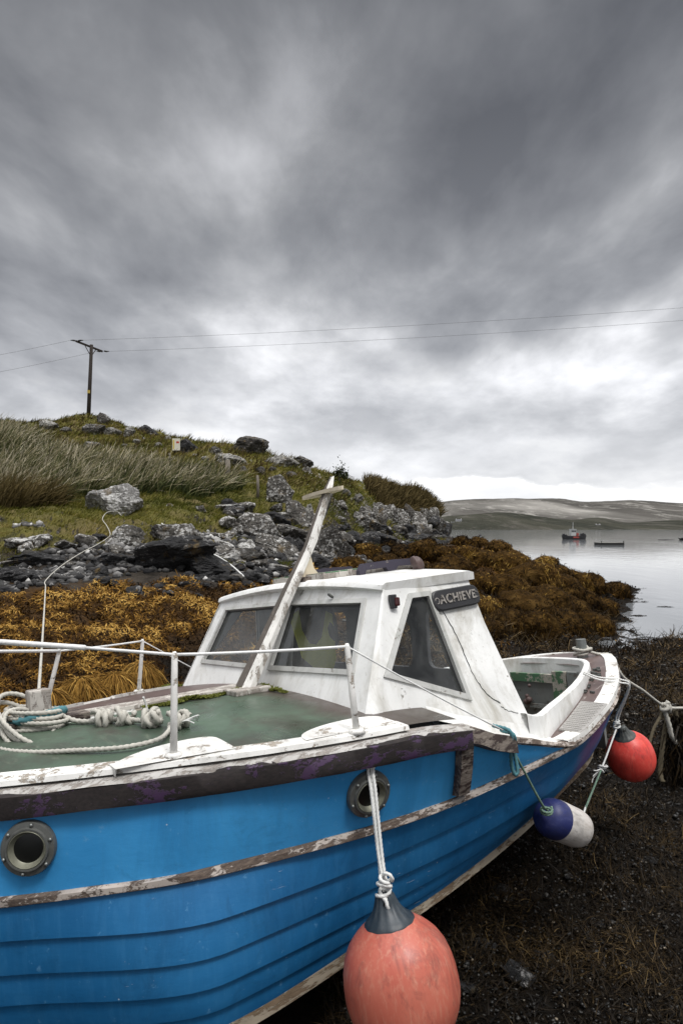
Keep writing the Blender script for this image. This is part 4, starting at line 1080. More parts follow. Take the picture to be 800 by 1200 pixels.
# cylindrical fender
P1 = at(642, 957, 3.18); P2 = at(678, 972, 3.32); fx = (P2-P1).normalized()
fen = empty('fender', (P1+P2)/2); tag(fen, 'blue and white cylindrical fender lying against the hull between the two red buoys', 'fender')
fen.rotation_mode = 'QUATERNION'; fen.rotation_quaternion = Vector((0, 0, 1)).rotation_difference(fx)
def fl(pr, nm, mt, n=36):
    V = []; Fc = []
    for z, rr in pr:
        for i in range(n): V.append((rr*math.cos(2*math.pi*i/n), rr*math.sin(2*math.pi*i/n), z))
    for j in range(len(pr)-1):
        for i in range(n): Fc.append((j*n+i, j*n+(i+1) % n, (j+1)*n+(i+1) % n, (j+1)*n+i))
    return obj(nm, V, Fc, mt, fen, True)
Lf = (P2-P1).length/2; rF = .090
fl([(-Lf-.055, .004), (-Lf-.05, .022), (-Lf-.035, .035), (-Lf-.03, .055), (-Lf-.012, .075), (-Lf+.012, .087), (-Lf+.04, rF), (-.070, rF+.001)], 'blue_end', MT['fenderblue'])
fl([(-.071, rF+.0015), (-.065, rF+.0025), (Lf-.05, rF), (Lf-.012, .084), (Lf+.012, .068), (Lf+.03, .045), (Lf+.038, .028), (Lf+.055, .022), (Lf+.058, .004)], 'white_body', MT['fenderwhite'])
# hanging lines
root_r = rope('buoy_rope', [BW(-.10, 1.115, -.085), at(437.5, 897, 2.49), at(440, 930, 2.44), at(447, 1000, 2.38), at(452, 1036, 2.345), at(455, 1066, 2.315)], .0065, MT['ropewhite'])
tag(root_r, 'white rope holding the large faded red buoy from the foredeck edge', 'rope')
rope('strand', [BW(-.13, 1.115, -.085), at(431.5, 897, 2.49), at(435, 930, 2.44), at(443, 1000, 2.38), at(449, 1036, 2.345), at(450, 1064, 2.315)], .0060, MT['ropewhite'], root_r)
rope('strand', [at(434.5, 895, 2.49), at(439, 960, 2.41), at(444, 1010, 2.375), at(446, 1040, 2.35)], .005, MT['ropewhite'], root_r)
def coil(c, axis, R, n, rr, pitch, mat, parent, nm, seed=0, sq=1.0):
    rd = random.Random(seed); ax = Vector(axis).normalized(); ex = ax.orthogonal().normalized(); ey = ax.cross(ex); P = []
    ph = [rd.uniform(0, 6.28) for _ in range(6)]
    for i in range(n*14+1):
        a = 2*math.pi*i/14; q1 = 1+.13*math.sin(a*.37+ph[0])+.09*math.sin(a*1.61+ph[1]); q2 = .22*math.sin(a*.53+ph[2]); q3 = .9*math.sin(a*.71+ph[3])+.6*math.sin(a*1.37+ph[4])
        P.append(Vector(c)+ex*(math.cos(a)*q1+q2*.5)*R+ey*(math.sin(a)*q1-q2*.4)*R*sq+ax*(pitch*(i/14-n/2+q3*.5)))
    return rope(nm, P, rr, mat, parent, 3)
coil(at(450, 1043, 2.33), (0.1, 0, 1), .019, 3, .0065, .017, MT['ropewhite'], root_r, 'knot', 3)
coil(at(452, 1030, 2.33), (0.5, 0.2, .6), .017, 2, .0065, .014, MT['ropewhite'], root_r, 'knot', 4)
coil(at(452, 1056, 2.32), (1, 0.1, .15), .020, 2, .006, .012, MT['ropewhite'], root_r, 'knot', 5)
# teal line to the fender
t1 = rope('fender_rope', [BW(.60, 1.09, -.165), BW(.605, 1.135, -.185), at(602, 880, 2.95), at(618, 912, 3.02), at(632, 938, 3.06), at(638, 948, 3.10)], .0055, MT['ropegreen'])
tag(t1, 'thin dark green line holding the blue and white fender', 'rope')
coil(at(640, 950, 3.085), (.3, -.5, 1), .022, 2, .006, .014, MT['ropegreen'], t1, 'knot', 8)
t2 = rope('rope_loop', [BW(.55, 1.07, -.135), BW(.565, 1.15, -.155), at(598, 876, 2.91), at(599, 897, 2.93), at(603, 908, 2.93), at(606, 902, 2.94), at(602, 880, 2.95), BW(.585, 1.15, -.175), BW(.60, 1.07, -.165)], .0085, MT['ropeteal'])
tag(t2, 'loose loop of teal rope hanging over the low edge beside the cabin', 'rope')
# stern buoy lines
s1_ = rope('buoy_rope', [BW(1.93, .60, -.13), BW(2.0, .66, -.175), BW(2.08, .75, -.20), BW(2.13, .77, -.235), at(722, 838, 4.27), at(722, 852, 4.265)], .0058, MT['ropewhite'])
tag(s1_, 'white rope over the quarter deck holding the bright red stern buoy', 'rope')
rope('strand', [BW(1.97, .58, -.13), BW(2.05, .63, -.17), BW(2.13, .725, -.19), BW(2.165, .755, -.235), at(725, 838, 4.30), at(723, 853, 4.28)], .0058, MT['ropewhite'], s1_)
coil(at(722, 849, 4.25), (0, .2, 1), .017, 3, .0058, .013, MT['ropewhite'], s1_, 'knot', 6)
s2_ = rope('fender_rope', [at(722, 853, 4.25), at(713, 878, 4.05), at(705, 899, 3.88), at(698, 916, 3.74), at(690, 936, 3.58), at(683, 955, 3.42), at(685, 971, 3.36)], .0055, MT['ropewhite'])
tag(s2_, 'slanting white and green line from the stern buoy down to the fender', 'rope')
coil(at(705, 900, 3.86), (.6, 0, 1), .016, 3, .0058, .013, MT['ropewhite'], s2_, 'knot', 7)
rope('green_strand', [at(704, 902, 3.85), at(697, 919, 3.70), at(689, 938, 3.55), at(682, 957, 3.41)], .0052, MT['ropegreen'], s2_)
for k in range(3): rope('frayed_end', [at(704, 901, 3.85), at(699-k*2, 903+k*4, 3.83), at(695-k*1, 903+k*7, 3.82)], .0035, MT['ropewhite'], s2_)
# stern mooring line
bol = BW(2.68, .10, -.10)
sm = rope('mooring_rope', [bol+Vector((.05, -.02, .0)), BW(2.80, .16, -.135), BW(2.875, .215, -.155), at(729, 793, 5.0), at(752, 809, 5.25), at(779, 828, 5.6), at(805, 830, 5.75), at(850, 833, 6.1), at(930, 842, 6.6)], .0115, MT['rope'])
tag(sm, 'pale mooring rope running from the stern out over the weedy beach to the right', 'rope')
coil(bol, UX, .052, 3, .011, .024, MT['rope'], sm, 'turns', 9)
hr = rope('hanging_rope', [at(783, 822, 5.55), at(778, 830, 5.56), at(781, 842, 5.56), at(784, 852, 5.56), at(786, 862, 5.57), at(793, 872, 5.6), at(803, 878, 5.65), at(830, 882, 5.8)], .019, MT['rope'])
tag(hr, 'thick pale rope end knotted over the stern mooring line', 'rope')
coil(at(780, 829, 5.56), (1, .3, -.2), .027, 2, .016, .034, MT['rope'], hr, 'knot', 10)
def weedrope(pts, r, lab):
    o = rope('weedy_rope', pts, r, MT['ropebrown']); tag(o, lab, 'rope'); return o
weedrope([at(778, 831, 5.6), at(772, 842, 5.55), at(765, 855, 5.5), at(760, 872, 5.45), at(752, 890, 5.42), at(745, 902, 5.4)], .013, 'thin weedy brown rope slanting to the ground beside the bright red buoy')
weedrope([at(782, 840, 5.6), at(778, 858, 5.6), at(775, 880, 5.58), at(773, 905, 5.55), at(776, 917, 5.5)], .020, 'thick weedy brown rope hanging straight down below the knotted rope end')
weedrope([at(790, 832, 5.7), at(793, 850, 5.7), at(791, 870, 5.68), at(795, 890, 5.66), at(794, 914, 5.62)], .022, 'dark weed-hung rope at the right edge, farther along the mooring line')
def ribbons(P, N, D, L, Wd, segs, droop, tint, rs, rise=.25, taper=.35):
    """many bent ribbons: start P, along D, bending by droop; all numpy"""
    n = len(P); D = D/np.linalg.norm(D, axis=1, keepdims=True)
    side = np.cross(D, N); side /= np.linalg.norm(side, axis=1, keepdims=True)+1e-9
    V = np.zeros((n, segs+1, 2, 3)); p = P.copy(); d = D.copy()
    for k in range(segs+1):
        w_ = Wd*(1-(1-taper)*(k/segs))
        V[:, k, 0] = p-side*w_[:, None]/2; V[:, k, 1] = p+side*w_[:, None]/2
        d = d+droop*(1.0/segs); d = d/np.linalg.norm(d, axis=1, keepdims=True)
        p = p+d*(L/segs)[:, None]
    b = (np.arange(n)*(segs+1)*2)[:, None]; k = np.arange(segs)[None]*2
    Q = np.stack([b+k, b+k+1, b+k+3, b+k+2], -1).reshape(-1, 4)
    T = np.repeat(tint, (segs+1)*2)
    return V.reshape(-1, 3), Q, T
def cat_rib(parts):
    V, Q, T = [], [], []; o = 0
    for v, q, t in parts: V.append(v); Q.append(q+o); T.append(t); o += len(v)
    return np.concatenate(V), np.concatenate(Q), np.concatenate(T)
def unit(n): a = rng.normal(size=(n, 3)); return a/np.linalg.norm(a, axis=1, keepdims=True)
# weed tangled on the ropes
n = 1500; f = rng.random(n); 
pa = np.array([at(792, 838, 5.7)]); pb = np.array([at(795, 905, 5.6)])
P = pa+(pb-pa)*f[:, None]+rng.normal(size=(n, 3))*np.array([.07, .06, .03])*(.5+f[:, None]); P[:, 0] += .03
v, q, t = ribbons(P, unit(n), np.array([[0, 0, -1.]])+rng.normal(size=(n, 3))*.5, rng.uniform(.06, .20, n), rng.uniform(.008, .018, n), 3, np.array([[0, 0, -.6]])+rng.normal(size=(n, 3))*.3, rng.random(n)*.75, rng)
wm = link('hanging_seaweed', npmesh('hanging_seaweed', v, q, MT['weed'], tint=t)); tag(wm, 'dark clump of seaweed tangled on the ropes at the right edge of the beach', 'seaweed')

# ---- ropes on the foredeck
br = coil(BW(-1.06, .03, .080), UX+AX*.12, .088, 6, .0092, .0135, MT['rope'], None, 'mooring_rope', 21, 1.5)
tag(br, 'grey rope wound many times round the mooring bitt on the foredeck', 'rope')
coil(BW(-1.11, .12, .075), UX+LX*-.45+AX*.35, .10, 4, .0092, .015, MT['rope'], br, 'turns', 22, 1.7)
rope('tail', [BW(-.98, .10, .09), BW(-.93, .16, .062), BW(-.88, .22, .058), BW(-.80, .30, .060), BW(-.74, .40, .052), BW(-.69, .47, .048)], .0105, MT['rope'], br)
rope('tail', [BW(-1.16, .02, .10), BW(-1.22, .12, .07), BW(-1.25, .26, .035), BW(-1.17, .42, .022), BW(-1.04, .56, .020), BW(-.92, .66, .018), BW(-.80, .68, .022), BW(-.72, .60, .03), BW(-.68, .52, .04)], .009, MT['rope'], br)
def knot(c, R, r, n, seed, ax):
    rd = random.Random(seed)
    for k in range(n): coil(Vector(c)+Vector((rd.uniform(-.02, .02), rd.uniform(-.02, .02), rd.uniform(-.004, .012))), Vector(ax)+Vector((rd.uniform(-.5, .5), rd.uniform(-.5, .5), rd.uniform(-.5, .5))), R*rd.uniform(.7, 1.1), 2, r, r*2.0, MT['rope'], br, 'knot', seed+k)
knot(BW(-.85, .27, .066), .030, .0115, 3, 30, AX); knot(BW(-.80, .34, .062), .028, .0115, 2, 40, AX-LX)
knot(BW(-.72, .46, .058), .030, .0115, 3, 50, AX-LX); knot(BW(-.66, .56, .052), .026, .011, 2, 60, AX)
for k in range(5): rope('frayed_end', [BW(-.66, .58, .05), BW(-.645+.008*k, .605+.006*k, .056+.004*k), BW(-.625+.010*k, .625-.012*k, .044+.008*(k%3))], .0025, MT['ropewhite'], br, twist=False)
rope('frayed_end', [BW(-.73, .43, .07), BW(-.735, .43, .11), BW(-.75, .44, .15)], .004, MT['ropewhite'], br, twist=False)
tb = rope('mooring_rope', [BW(-1.15, -.02, .075), BW(-1.13, .10, .090), BW(-1.06, .150, .105), BW(-.99, .125, .108), BW(-.95, .05, .10), BW(-.96, -.08, .09)], .017, MT['ropeteal'])
tag(tb, 'thick teal rope passing round the bitt under the grey turns', 'rope')
# line from the bitt to the shore
h_ = [hit(x, y) for x, y in ((54, 688), (72, 671), (95, 655), (113, 645), (126, 639), (130, 632), (126, 622), (121, 613), (127, 607), (138, 606), (143, 610))]
a = BW(-1.035, 0, .16); b = h_[0]+Vector((0, 0, .10)); P = [a]
for k in range(1, 9): f = k/9; p = a.lerp(b, f); p.z -= .10*4*f*(1-f)*.5; P.append(p)
P += [b]+[p+Vector((0, -.03, .09)) for p in h_[1:]]
ml = rope('mooring_rope', P, .0075, MT['rope'], None, 6, False); tag(ml, 'long thin white rope rising from the bitt to the rocks on shore', 'rope')
h_ = [hit(x, y) for x, y in ((190, 619), (200, 626), (210, 633), (206, 640), (222, 642), (240, 650), (256, 659), (272, 669), (286, 681))]
ml = rope('mooring_rope', [p+Vector((0, -.03, .08)) for p in h_], .016, MT['ropewhite'], None, 6, False); tag(ml, 'slack white rope lying over the dark rocks to the left of the mast', 'rope')

# ---- things inside the cabin, seen through the glass
def vest():
    c = BW(.50, -.17, .24); ex = (-LX*.55+AX*.83).normalized(); ex = Vector((.95, .3, 0)).normalized(); ey = Vector((0, 0, 1)); ez = ex.cross(ey)
    outl = [(-.14, .13), (-.085, .17), (-.065, .05), (-.02, -.03), (.03, -.045), (.06, .0), (.085, .16), (.125, .14), (.15, -.13), (.13, -.20), (.02, -.19), (-.06, -.12)]
    n = len(outl); V = [c+ex*(a-.01)*.95+ey*b*.95+ez*d for d in (-.012, .012) for a, b in outl]
    Fc = [tuple(range(n-1, -1, -1)), tuple(range(n, 2*n))]+[(i, (i+1) % n, n+(i+1) % n, n+i) for i in range(n)]
    o = obj('safety_vest', V, Fc, MT['hivis']); tag(o, 'yellow-green safety vest hanging inside the cabin behind the windscreen', 'vest'); return o
vest()
def coat():
    c = BW(.56, -.16, .27); bm = bmesh.new()
    bmesh.ops.create_icosphere(bm, subdivisions=3, radius=1)
    for v in bm.verts:
        a = v.co.copy(); k = 1+.12*math.sin(a.x*5+a.z*3)
        v.co = c+Vector((a.x*.085*k*(1.15-.25*a.z), a.y*.04, a.z*.15))+Vector((0.0, .02, .02))
    o = bmobj('dark_coat', bm, MT['greydark'], None, True); tag(o, 'dark coat hanging inside the cabin behind the yellow-green vest', 'coat')
coat()

# ------------------------------------------------------------------ rocks
def rock_mesh(name, seed, mat, sub=4, ang=1.0, npl=16, flat=.8, rgh=1.0):
    r = np.random.default_rng(seed)
    bm = bmesh.new(); bmesh.ops.create_icosphere(bm, subdivisions=sub, radius=1.0)
    co = np.array([v.co[:] for v in bm.verts])
    nn = r.normal(size=(npl, 3)); nn[:, 2] *= .8; nn /= np.linalg.norm(nn, axis=1, keepdims=True)
    hgt = r.uniform(.62, 1.0, npl)
    dots = co @ nn.T; rad = np.where(dots > .05, hgt[None]/np.maximum(dots, .05), 9).min(1); rad = np.minimum(rad, 1.25)
    rad = rad*ang+(1-ang)*1.0
    nz = np.array([mnoise.fractal(Vector(c)*1.7+Vector((seed*3.1, 0, 0)), 1.0, 2.0, 5) for c in co])
    nz2 = np.array([mnoise.fractal(Vector((c[0]*4.5, c[1]*4.5, c[2]*7))+Vector((0, seed*1.7, 0)), .9, 2.1, 5) for c in co])
    rad = rad*(1+.13*nz+rgh*.055*nz2)
    co = co*rad[:, None]; co[:, 2] *= flat
    for v, c in zip(bm.verts, co): v.co = c
    me = bpy.data.meshes.new(name); bm.to_mesh(me); bm.free(); me.materials.append(mat)
    me.polygons.foreach_set('use_smooth', [True]*len(me.polygons)); me.set_sharp_from_angle(angle=math.radians(24))
    return me
RM = {}
for kx, mt in (('l', 'rocklichen'), ('g', 'rockgrey'), ('d', 'rockdark'), ('h', 'rockhill'), ('w', 'rockwhite')):
    RM[kx] = [rock_mesh('rock', 100+i+ord(kx), MT[mt], 5, .9, 15) for i in range(4)]
def rock(name, px, py, wpx, hpx, kind, label, rz=None, tilt=0, sink=.18, deep=.8, cat='rock', i=None, group=None):
    p = hit(px, py); s = wpx/F*p.y/2/.92; h = hpx/F*p.y
    me = RM[kind][R_.randrange(4) if i is None else i]
    o = bpy.data.objects.new(name, me); COL.objects.link(o)
    hz = h/(1.38*(1-sink)); hz = hz/.8*.8
    o.scale = (s, s*deep, hz/.8*.72)
    o.location = (p.x, p.y+s*deep*.4, p.z+hz*.5-sink*h)
    o.rotation_euler = (math.radians(R_.uniform(-6, 6)), math.radians(tilt+R_.uniform(-5, 5)), R_.uniform(0, 6.28) if rz is None else rz)
    if rz is None: o.scale = (s, s*.95, o.scale[2])
    tag(o, label, cat, group); return o
for a in [
 ('boulder', 131, 602, 63, 45, 'w', 'big pale lichen-covered boulder alone on the short grass below the tall grass', .3, -4, .18, .8, 'rock', 2),
 ('boulder', 292, 532, 37, 22, 'g', 'large rounded grey boulder standing on the skyline of the hill', .2, 0),
 ('boulder', 217, 531, 28, 20, 'd', 'dark boulder just behind the small pale sign on the hill', .2, 8),
 ('rock', 110, 509, 28, 14, 'g', 'sloping grey rock low in the cluster below the power pole', .1, -12),
 ('rock', 121, 497, 15, 13, 'g', 'small upright rock topping the cluster below the power pole', .4, 0),
 ('rock', 131, 511, 18, 11, 'h', 'small pale rock on the right of the cluster below the power pole', .3, 8),
 ('rock', 152, 511, 14, 12, 'h', 'knobby outcrop on the hill right of the cluster below the pole', .3, 5),
 ('rock', 170, 509, 26, 12, 'd', 'dark low outcrop on the hill crest between the pole and the sign', .3, 8),
 ('rock', 108, 525, 24, 9, 'h', 'pale flat rock showing through the tall grass under the power pole', .2, 0),
 ('rock', 56, 502, 22, 10, 'h', 'grey rock half hidden at the top of the tall grass on the left', .2, 4),
 ('rock', 252, 532, 14, 10, 'g', 'small dark rock on the crest between the sign and the skyline boulder', .2, 4),
 ('rock', 268, 546, 44, 17, 'h', 'long pale flat slab on the hill below the skyline boulder', .1, 8),
 ('rock', 330, 546, 44, 14, 'h', 'long low grey ledge on the crest right of the skyline boulder', .1, 2),
 ('rock', 352, 545, 26, 13, 'g', 'grey block at the right end of the ledge on the crest', .1, 2),
 ('rock', 388, 655, 40, 46, 'g', 'tall angular block with yellowish top just right of the mast', .5, 4),
 ('rock', 325, 588, 30, 30, 'l', 'jagged pale standing stone left of the mast below the turf edge', .2, -6),
 ('rock', 344, 612, 24, 28, 'l', 'upright grey block beside the mast under the turf', .2, 3),
 ('rock', 362, 616, 16, 28, 'h', 'narrow upright grey block immediately left of the mast top', .2, 0),
 ('rock', 320, 614, 36, 18, 'd', 'dark wedge-shaped stone in the middle of the stony bank', .1, 6),
 ('rock', 334, 632, 44, 18, 'g', 'long grey slab low in the stony bank left of the mast', .1, 6),
 ('rock', 296, 632, 54, 30, 'l', 'white-flecked sloping slab in the stony bank left of the mast', .1, 14),
 ('rock', 318, 650, 56, 24, 'l', 'lower white-flecked slab leaning towards the weed left of the mast', .1, 16),
 ('rock', 284, 660, 50, 18, 'g', 'broad dark boulder just above the weed, left of the mast', .1, -4),
 ('rock', 207, 640, 60, 28, 'l', 'white-lichened outcrop at the head of the dark slab on the left shore', .1, 5),
 ('rock', 145, 640, 50, 24, 'l', 'white-lichened knob where the white rope meets the rocks', .1, 0),
 ('rock', 190, 666, 112, 34, 'd', 'long dark tilted slab running down into the golden weed', .15, -16),
 ('rock', 234, 670, 70, 24, 'd', 'dark smooth slab beside the long tilted one, nearer the mast', .1, 10),
 ('rock', 130, 662, 50, 16, 'd', 'low dark slab on the left of the long tilted slab', .1, -10),
 ('rock', 40, 660, 56, 15, 'd', 'flat dark rock above the weed at the far left', .1, 0),
 ('rock', 20, 678, 50, 13, 'd', 'lowest dark rock in the weed at the left edge', .1, 0),
 ('rock', 350, 652, 30, 22, 'd', 'dark squarish stone at the mast, beside the tall angular block', .4, 0),
 ('rock', 370, 668, 46, 20, 'd', 'dark rounded stone at the weed edge below the tall angular block', .4, 0),
 ('rock', 428, 622, 32, 22, 'g', 'dark blocky face under the turf right of the mast', .2, 0),
 ('rock', 521, 628, 18, 18, 'd', 'black rock at the foot of the bluff tip by the water', .1, 0),
 ('rock', 440, 636, 44, 14, 'd', 'black ledge below the white cliff face of the bluff', .1, 0),
 ('rock', 485, 634, 44, 12, 'd', 'black ledge below the seaward end of the bluff', .1, 0),
 ('rock', 410, 640, 30, 18, 'd', 'black stone between the tall block and the bluff ledges', .1, 0),
 ('rock', 235, 600, 12, 8, 'l', 'small white stone lying on the turf right of the big pale boulder', .1, 0),
 ('rock', 198, 594, 9, 4, 'l', 'tiny flat white stone on the turf nearest the big pale boulder', .1, 0),
 ('rock', 277, 600, 16, 12, 'g', 'grey stone at the right end of the turf above the stony bank', .1, 0),
]: rock(*a)
for k, (px, py, wpx, hpx, kd) in enumerate([(430, 612, 20, 18, 'g'), (443, 614, 20, 24, 'l'), (456, 610, 22, 20, 'l'), (468, 616, 20, 22, 'l'), (479, 611, 18, 20, 'g'), (488, 618, 20, 20, 'l'), (497, 612, 16, 18, 'l'), (506, 618, 18, 22, 'l'), (514, 622, 14, 18, 'g'),
    (448, 626, 24, 14, 'd'), (464, 628, 22, 14, 'g'), (478, 627, 20, 14, 'd'), (494, 628, 22, 14, 'l'), (508, 630, 18, 12, 'd'), (434, 626, 22, 14, 'd'), (421, 616, 16, 16, 'g')]):
    rock('rock', px, py, wpx, hpx, kd, 'whitish lichened block of the low cliff under the bluff' if kd != 'd' else 'dark block at the foot of the low cliff under the bluff', R_.uniform(0, .6), R_.uniform(-8, 8), group='pale blocks of the bluff cliff' if kd != 'd' else 'dark blocks under the bluff')
# leaning pale slab behind the mast head
p = hit(378, 612); o = bpy.data.objects.new('standing_stone', RM['h'][1]); COL.objects.link(o)
o.scale = (.16, .12, .85); o.location = p+Vector((.12, .1, .7)); o.rotation_euler = (0, math.radians(14), .2); tag(o, 'slim pale stone leaning against the bank just right of the mast head', 'rock')
for (px, py, w_) in ((160, 520, 9), (185, 523, 10), (196, 516, 8), (228, 536, 8), (240, 541, 9), (285, 552, 11), (305, 556, 12), (318, 552, 9), (342, 560, 13), (360, 556, 11), (76, 508, 12), (145, 524, 8), (262, 556, 8), (330, 566, 10), (405, 580, 12), (420, 588, 14), (400, 596, 16)):
    rock('rock', px, py, w_, w_*R_.uniform(.5, .8), R_.choice('hgl'), 'small grey rock showing through the turf of the hill', None, group='small rocks in the hill turf')
# loose rubble along the high water mark
RS = {kx: [rock_mesh('stone', 300+i+ord(kx), MT[mt], 3, .95, 13) for i in range(4)] for kx, mt in (('l', 'rocklichen'), ('g', 'rockgrey'), ('d', 'rockdark'))}
zones = [
 ('loose stones along the tide line on the left', 'small broken stone in the dark rubble on the left shore above the weed', -30, 260, 55, .78, 1.75),
 ('loose stones in the bank left of the mast', 'small broken stone in the rubble bank left of the mast', 262, 372, 120, .95, 2.6),
 ('loose stones under the bluff', 'small broken stone at the foot of the bluff right of the mast', 376, 528, 85, .9, 2.2)]
for grp, lab, x0, x1, cnt, zl, zh in zones:
    c = 0
    while c < cnt:
        px = R_.uniform(x0, x1); Y = math.exp(R_.uniform(math.log(10), math.log(46))); X = (px-400)/F*Y; z = tz(X, Y)
        if not (zl < z < zh): continue
        v = hit(px, HOR-(z+.1-EYE)/Y*F)
        if abs(v.y-Y) > 1.2: continue
        k = 'd' if z < 1.2+R_.uniform(-.2, .2) else R_.choice('ggldll')
        o = bpy.data.objects.new('stone', R_.choice(RS[k])); COL.objects.link(o); s = R_.uniform(.10, .34)*(Y/16)**.7*(.7 if z < 1.4 else 1)
        o.scale = (s*R_.uniform(.8, 1.4), s*R_.uniform(.7, 1.1), s*R_.uniform(.5, .9)); o.location = (X, Y, z+s*.2); o.rotation_euler = (R_.uniform(-.4, .4), R_.uniform(-.4, .4), R_.uniform(0, 6.3))
        tag(o, lab, 'stone', grp); c += 1
# smaller rubble between them: countless
bm = bmesh.new(); bmesh.ops.create_icosphere(bm, subdivisions=1, radius=1); pc = np.array([v.co[:] for v in bm.verts]); pf = np.array([[v.index for v in f.verts] for f in bm.faces]); bm.free()
def sample(n, px0, px1, y0, y1):
    px = rng.uniform(px0, px1, n); Y = np.exp(rng.uniform(math.log(y0), math.log(y1), n)); X = (px-400)/F*Y
    return px, X, Y, terr(X, Y)
def pebbles(X, Y, Z, s, name, mat, lab, tint, lift=.0, flat=.6):
    n = len(X); ang = rng.uniform(0, 6.28, n); b_ = pc[None]*(1+rng.normal(size=(n, len(pc), 1))*.22)*np.array([[[1, .75, flat]]])*s[:, None, None]
    xr = b_[..., 0]*np.cos(ang)[:, None]-b_[..., 1]*np.sin(ang)[:, None]; yr = b_[..., 0]*np.sin(ang)[:, None]+b_[..., 1]*np.cos(ang)[:, None]
    V = np.stack([xr+X[:, None], yr+Y[:, None], b_[..., 2]+(Z+lift)[:, None]], -1).reshape(-1, 3); Q = (pf[None]+(np.arange(n)*len(pc))[:, None, None]).reshape(-1, 3)
    o = link(name, npmesh(name, V, Q, mat, tint=np.repeat(tint, len(pc)))); tag(o, lab, 'stones', kind='stuff'); return o
px, X, Y, Z = sample(30000, -80, 535, 9.5, 50); k = (Z > ZW+.08+fbm(X*.55, Y*.55, 4, 77)*.9) & (Z < 1.42+fbm(X*.8, Y*.8, 4, 70)*1.9); X, Y, Z = X[k], Y[k], Z[k]
MT['rubble'] = leafmat('rubble_stone', [(0, (.010, .010, .011)), (.45, (.045, .044, .043)), (.75, (.15, .145, .14)), (1, (.48, .47, .45))], .8, .2)
pebbles(X, Y, Z, rng.uniform(.03, .13, len(X))*(Y/15)**.6, 'rubble', MT['rubble'], 'countless small angular stones between the larger rocks of the bank', np.clip(.32+(Z-1.0)*.35+rng.normal(size=len(X))*.25, 0, 1))
# weed-covered boulders of the spit
def mk_weedrock():
    m = M('weed_covered_rock'); f = m.noise(9, 8, .75, .5); b = m.noise(2, 5, .6)
    c = m.mix(m.ramp(f, [(.32, 0), (.7, 1)]), (.008, .005, .002), (.085, .045, .011)); c = m.mix(m.ramp(b, [(.5, 0), (.7, .6)]), c, (.17, .10, .03))
    return m.fin(c, .85, m.bump(f, 1.0, .10), .04)
MT['weedrock'] = mk_weedrock()
WR = [rock_mesh('weedy_boulder', 500+i, MT['weedrock'], 4, .35, 12, .85) for i in range(4)]
wpts = []
WB = [(600, 668, 56), (572, 664, 44), (548, 655, 40), (624, 690, 70), (590, 698, 60), (655, 700, 62), (640, 716, 66), (668, 722, 54), (612, 722, 70), (684, 708, 44), (690, 690, 40), (675, 684, 36), (652, 680, 40),
      (640, 664, 34), (620, 652, 30), (585, 646, 34), (560, 642, 30), (541, 640, 26), (700, 694, 30), (724, 698, 34), (708, 718, 40), (695, 738, 46), (660, 740, 60), (630, 742, 56), (596, 736, 52), (565, 690, 50), (560, 720, 52),
      (535, 668, 48), (515, 656, 44), (495, 650, 40), (470, 652, 36), (520, 682, 46), (485, 676, 50), (450, 664, 42), (430, 652, 36), (455, 644, 24), (500, 640, 22), (540, 700, 46), (575, 744, 44), (720, 690, 20), (410, 672, 44), (395, 690, 40)]
for (px, py, wpx) in WB:
    p = hit(px, py, 7); s = wpx/F*p.y/2
    if p.y > 60: continue
    o = bpy.data.objects.new('weedy_boulder', R_.choice(WR)); COL.objects.link(o)
    o.scale = (s*1.05, s*R_.uniform(.8, 1.1), s*R_.uniform(.68, .92)); o.location = (p.x, p.y+s*.3, p.z+s*.05); o.rotation_euler = (R_.uniform(-.15, .15), R_.uniform(-.15, .15), R_.uniform(0, 6.3))
    if px > 715: tag(o, 'weed-covered boulder at the very tip of the spit, in the water', 'boulder') if wpx > 25 else tag(o, 'small weed-covered rock beside the last boulder at the tip of the spit', 'boulder')
    else: tag(o, 'rounded boulder shaggy with brown seaweed among others on the spit', 'boulder', 'weed-covered boulders of the spit')
    mw = o.matrix_basis
    bt_ = R_.uniform(-.30, .22)
    for v in o.data.vertices:
        if v.normal.z > -.2 and R_.random() < .5:
            w_ = mw @ v.co; wpts.append((w_, (mw.to_3x3() @ v.normal).normalized(), bt_))

# ------------------------------------------------------------------ seaweed, grass (countless: stuff)
def sample(n, px0, px1, y0, y1):
    px = rng.uniform(px0, px1, n); Y = np.exp(rng.uniform(math.log(y0), math.log(y1), n)); X = (px-400)/F*Y
    return px, X, Y, terr(X, Y)
def tang(N, n):
    d = rng.normal(size=(n, 3)); d -= N*(d*N).sum(1, keepdims=True); return d/np.linalg.norm(d, axis=1, keepdims=True)
# golden wrack
px, X, Y, Z = sample(560000, -330, 870, 6.0, 52)
edge = ZW+fbm(X*.55, Y*.55, 4, 77)*.9
gold = (Z < edge-.05) & (Z > -.95+.0*Z)
lowd = np.clip((Z+.35+fbm(X*.8, Y*.8, 3, 5)*.9)/.9, 0, 1)      # golden higher up, dark below
right = np.clip((px-420)/260, 0, 1)*np.clip((16-Y)/5, 0, 1)
keep = gold & (rng.random(len(X)) < np.clip(.25+.75*lowd+.6*np.clip((400-px)/100, 0, 1), 0, 1))
X, Y, Z, px, lowd, right = X[keep], Y[keep], Z[keep], px[keep], lowd[keep], right[keep]
n = len(X); P = np.stack([X, Y, Z], 1); N = tnorm(X, Y); sc = np.clip(Y/11, .75, 3.2)
clump = (fbm(X*3.2, Y*3.2, 3, 31)*2+fbm(X*7, Y*7, 2, 37)*1.2)*np.clip(14/Y, .6, 1); P[:, 2] += np.clip(.03+clump*.09, -.01, .15)*np.clip(sc, 0, 1.6)*np.where(px > 430, .35, 1)
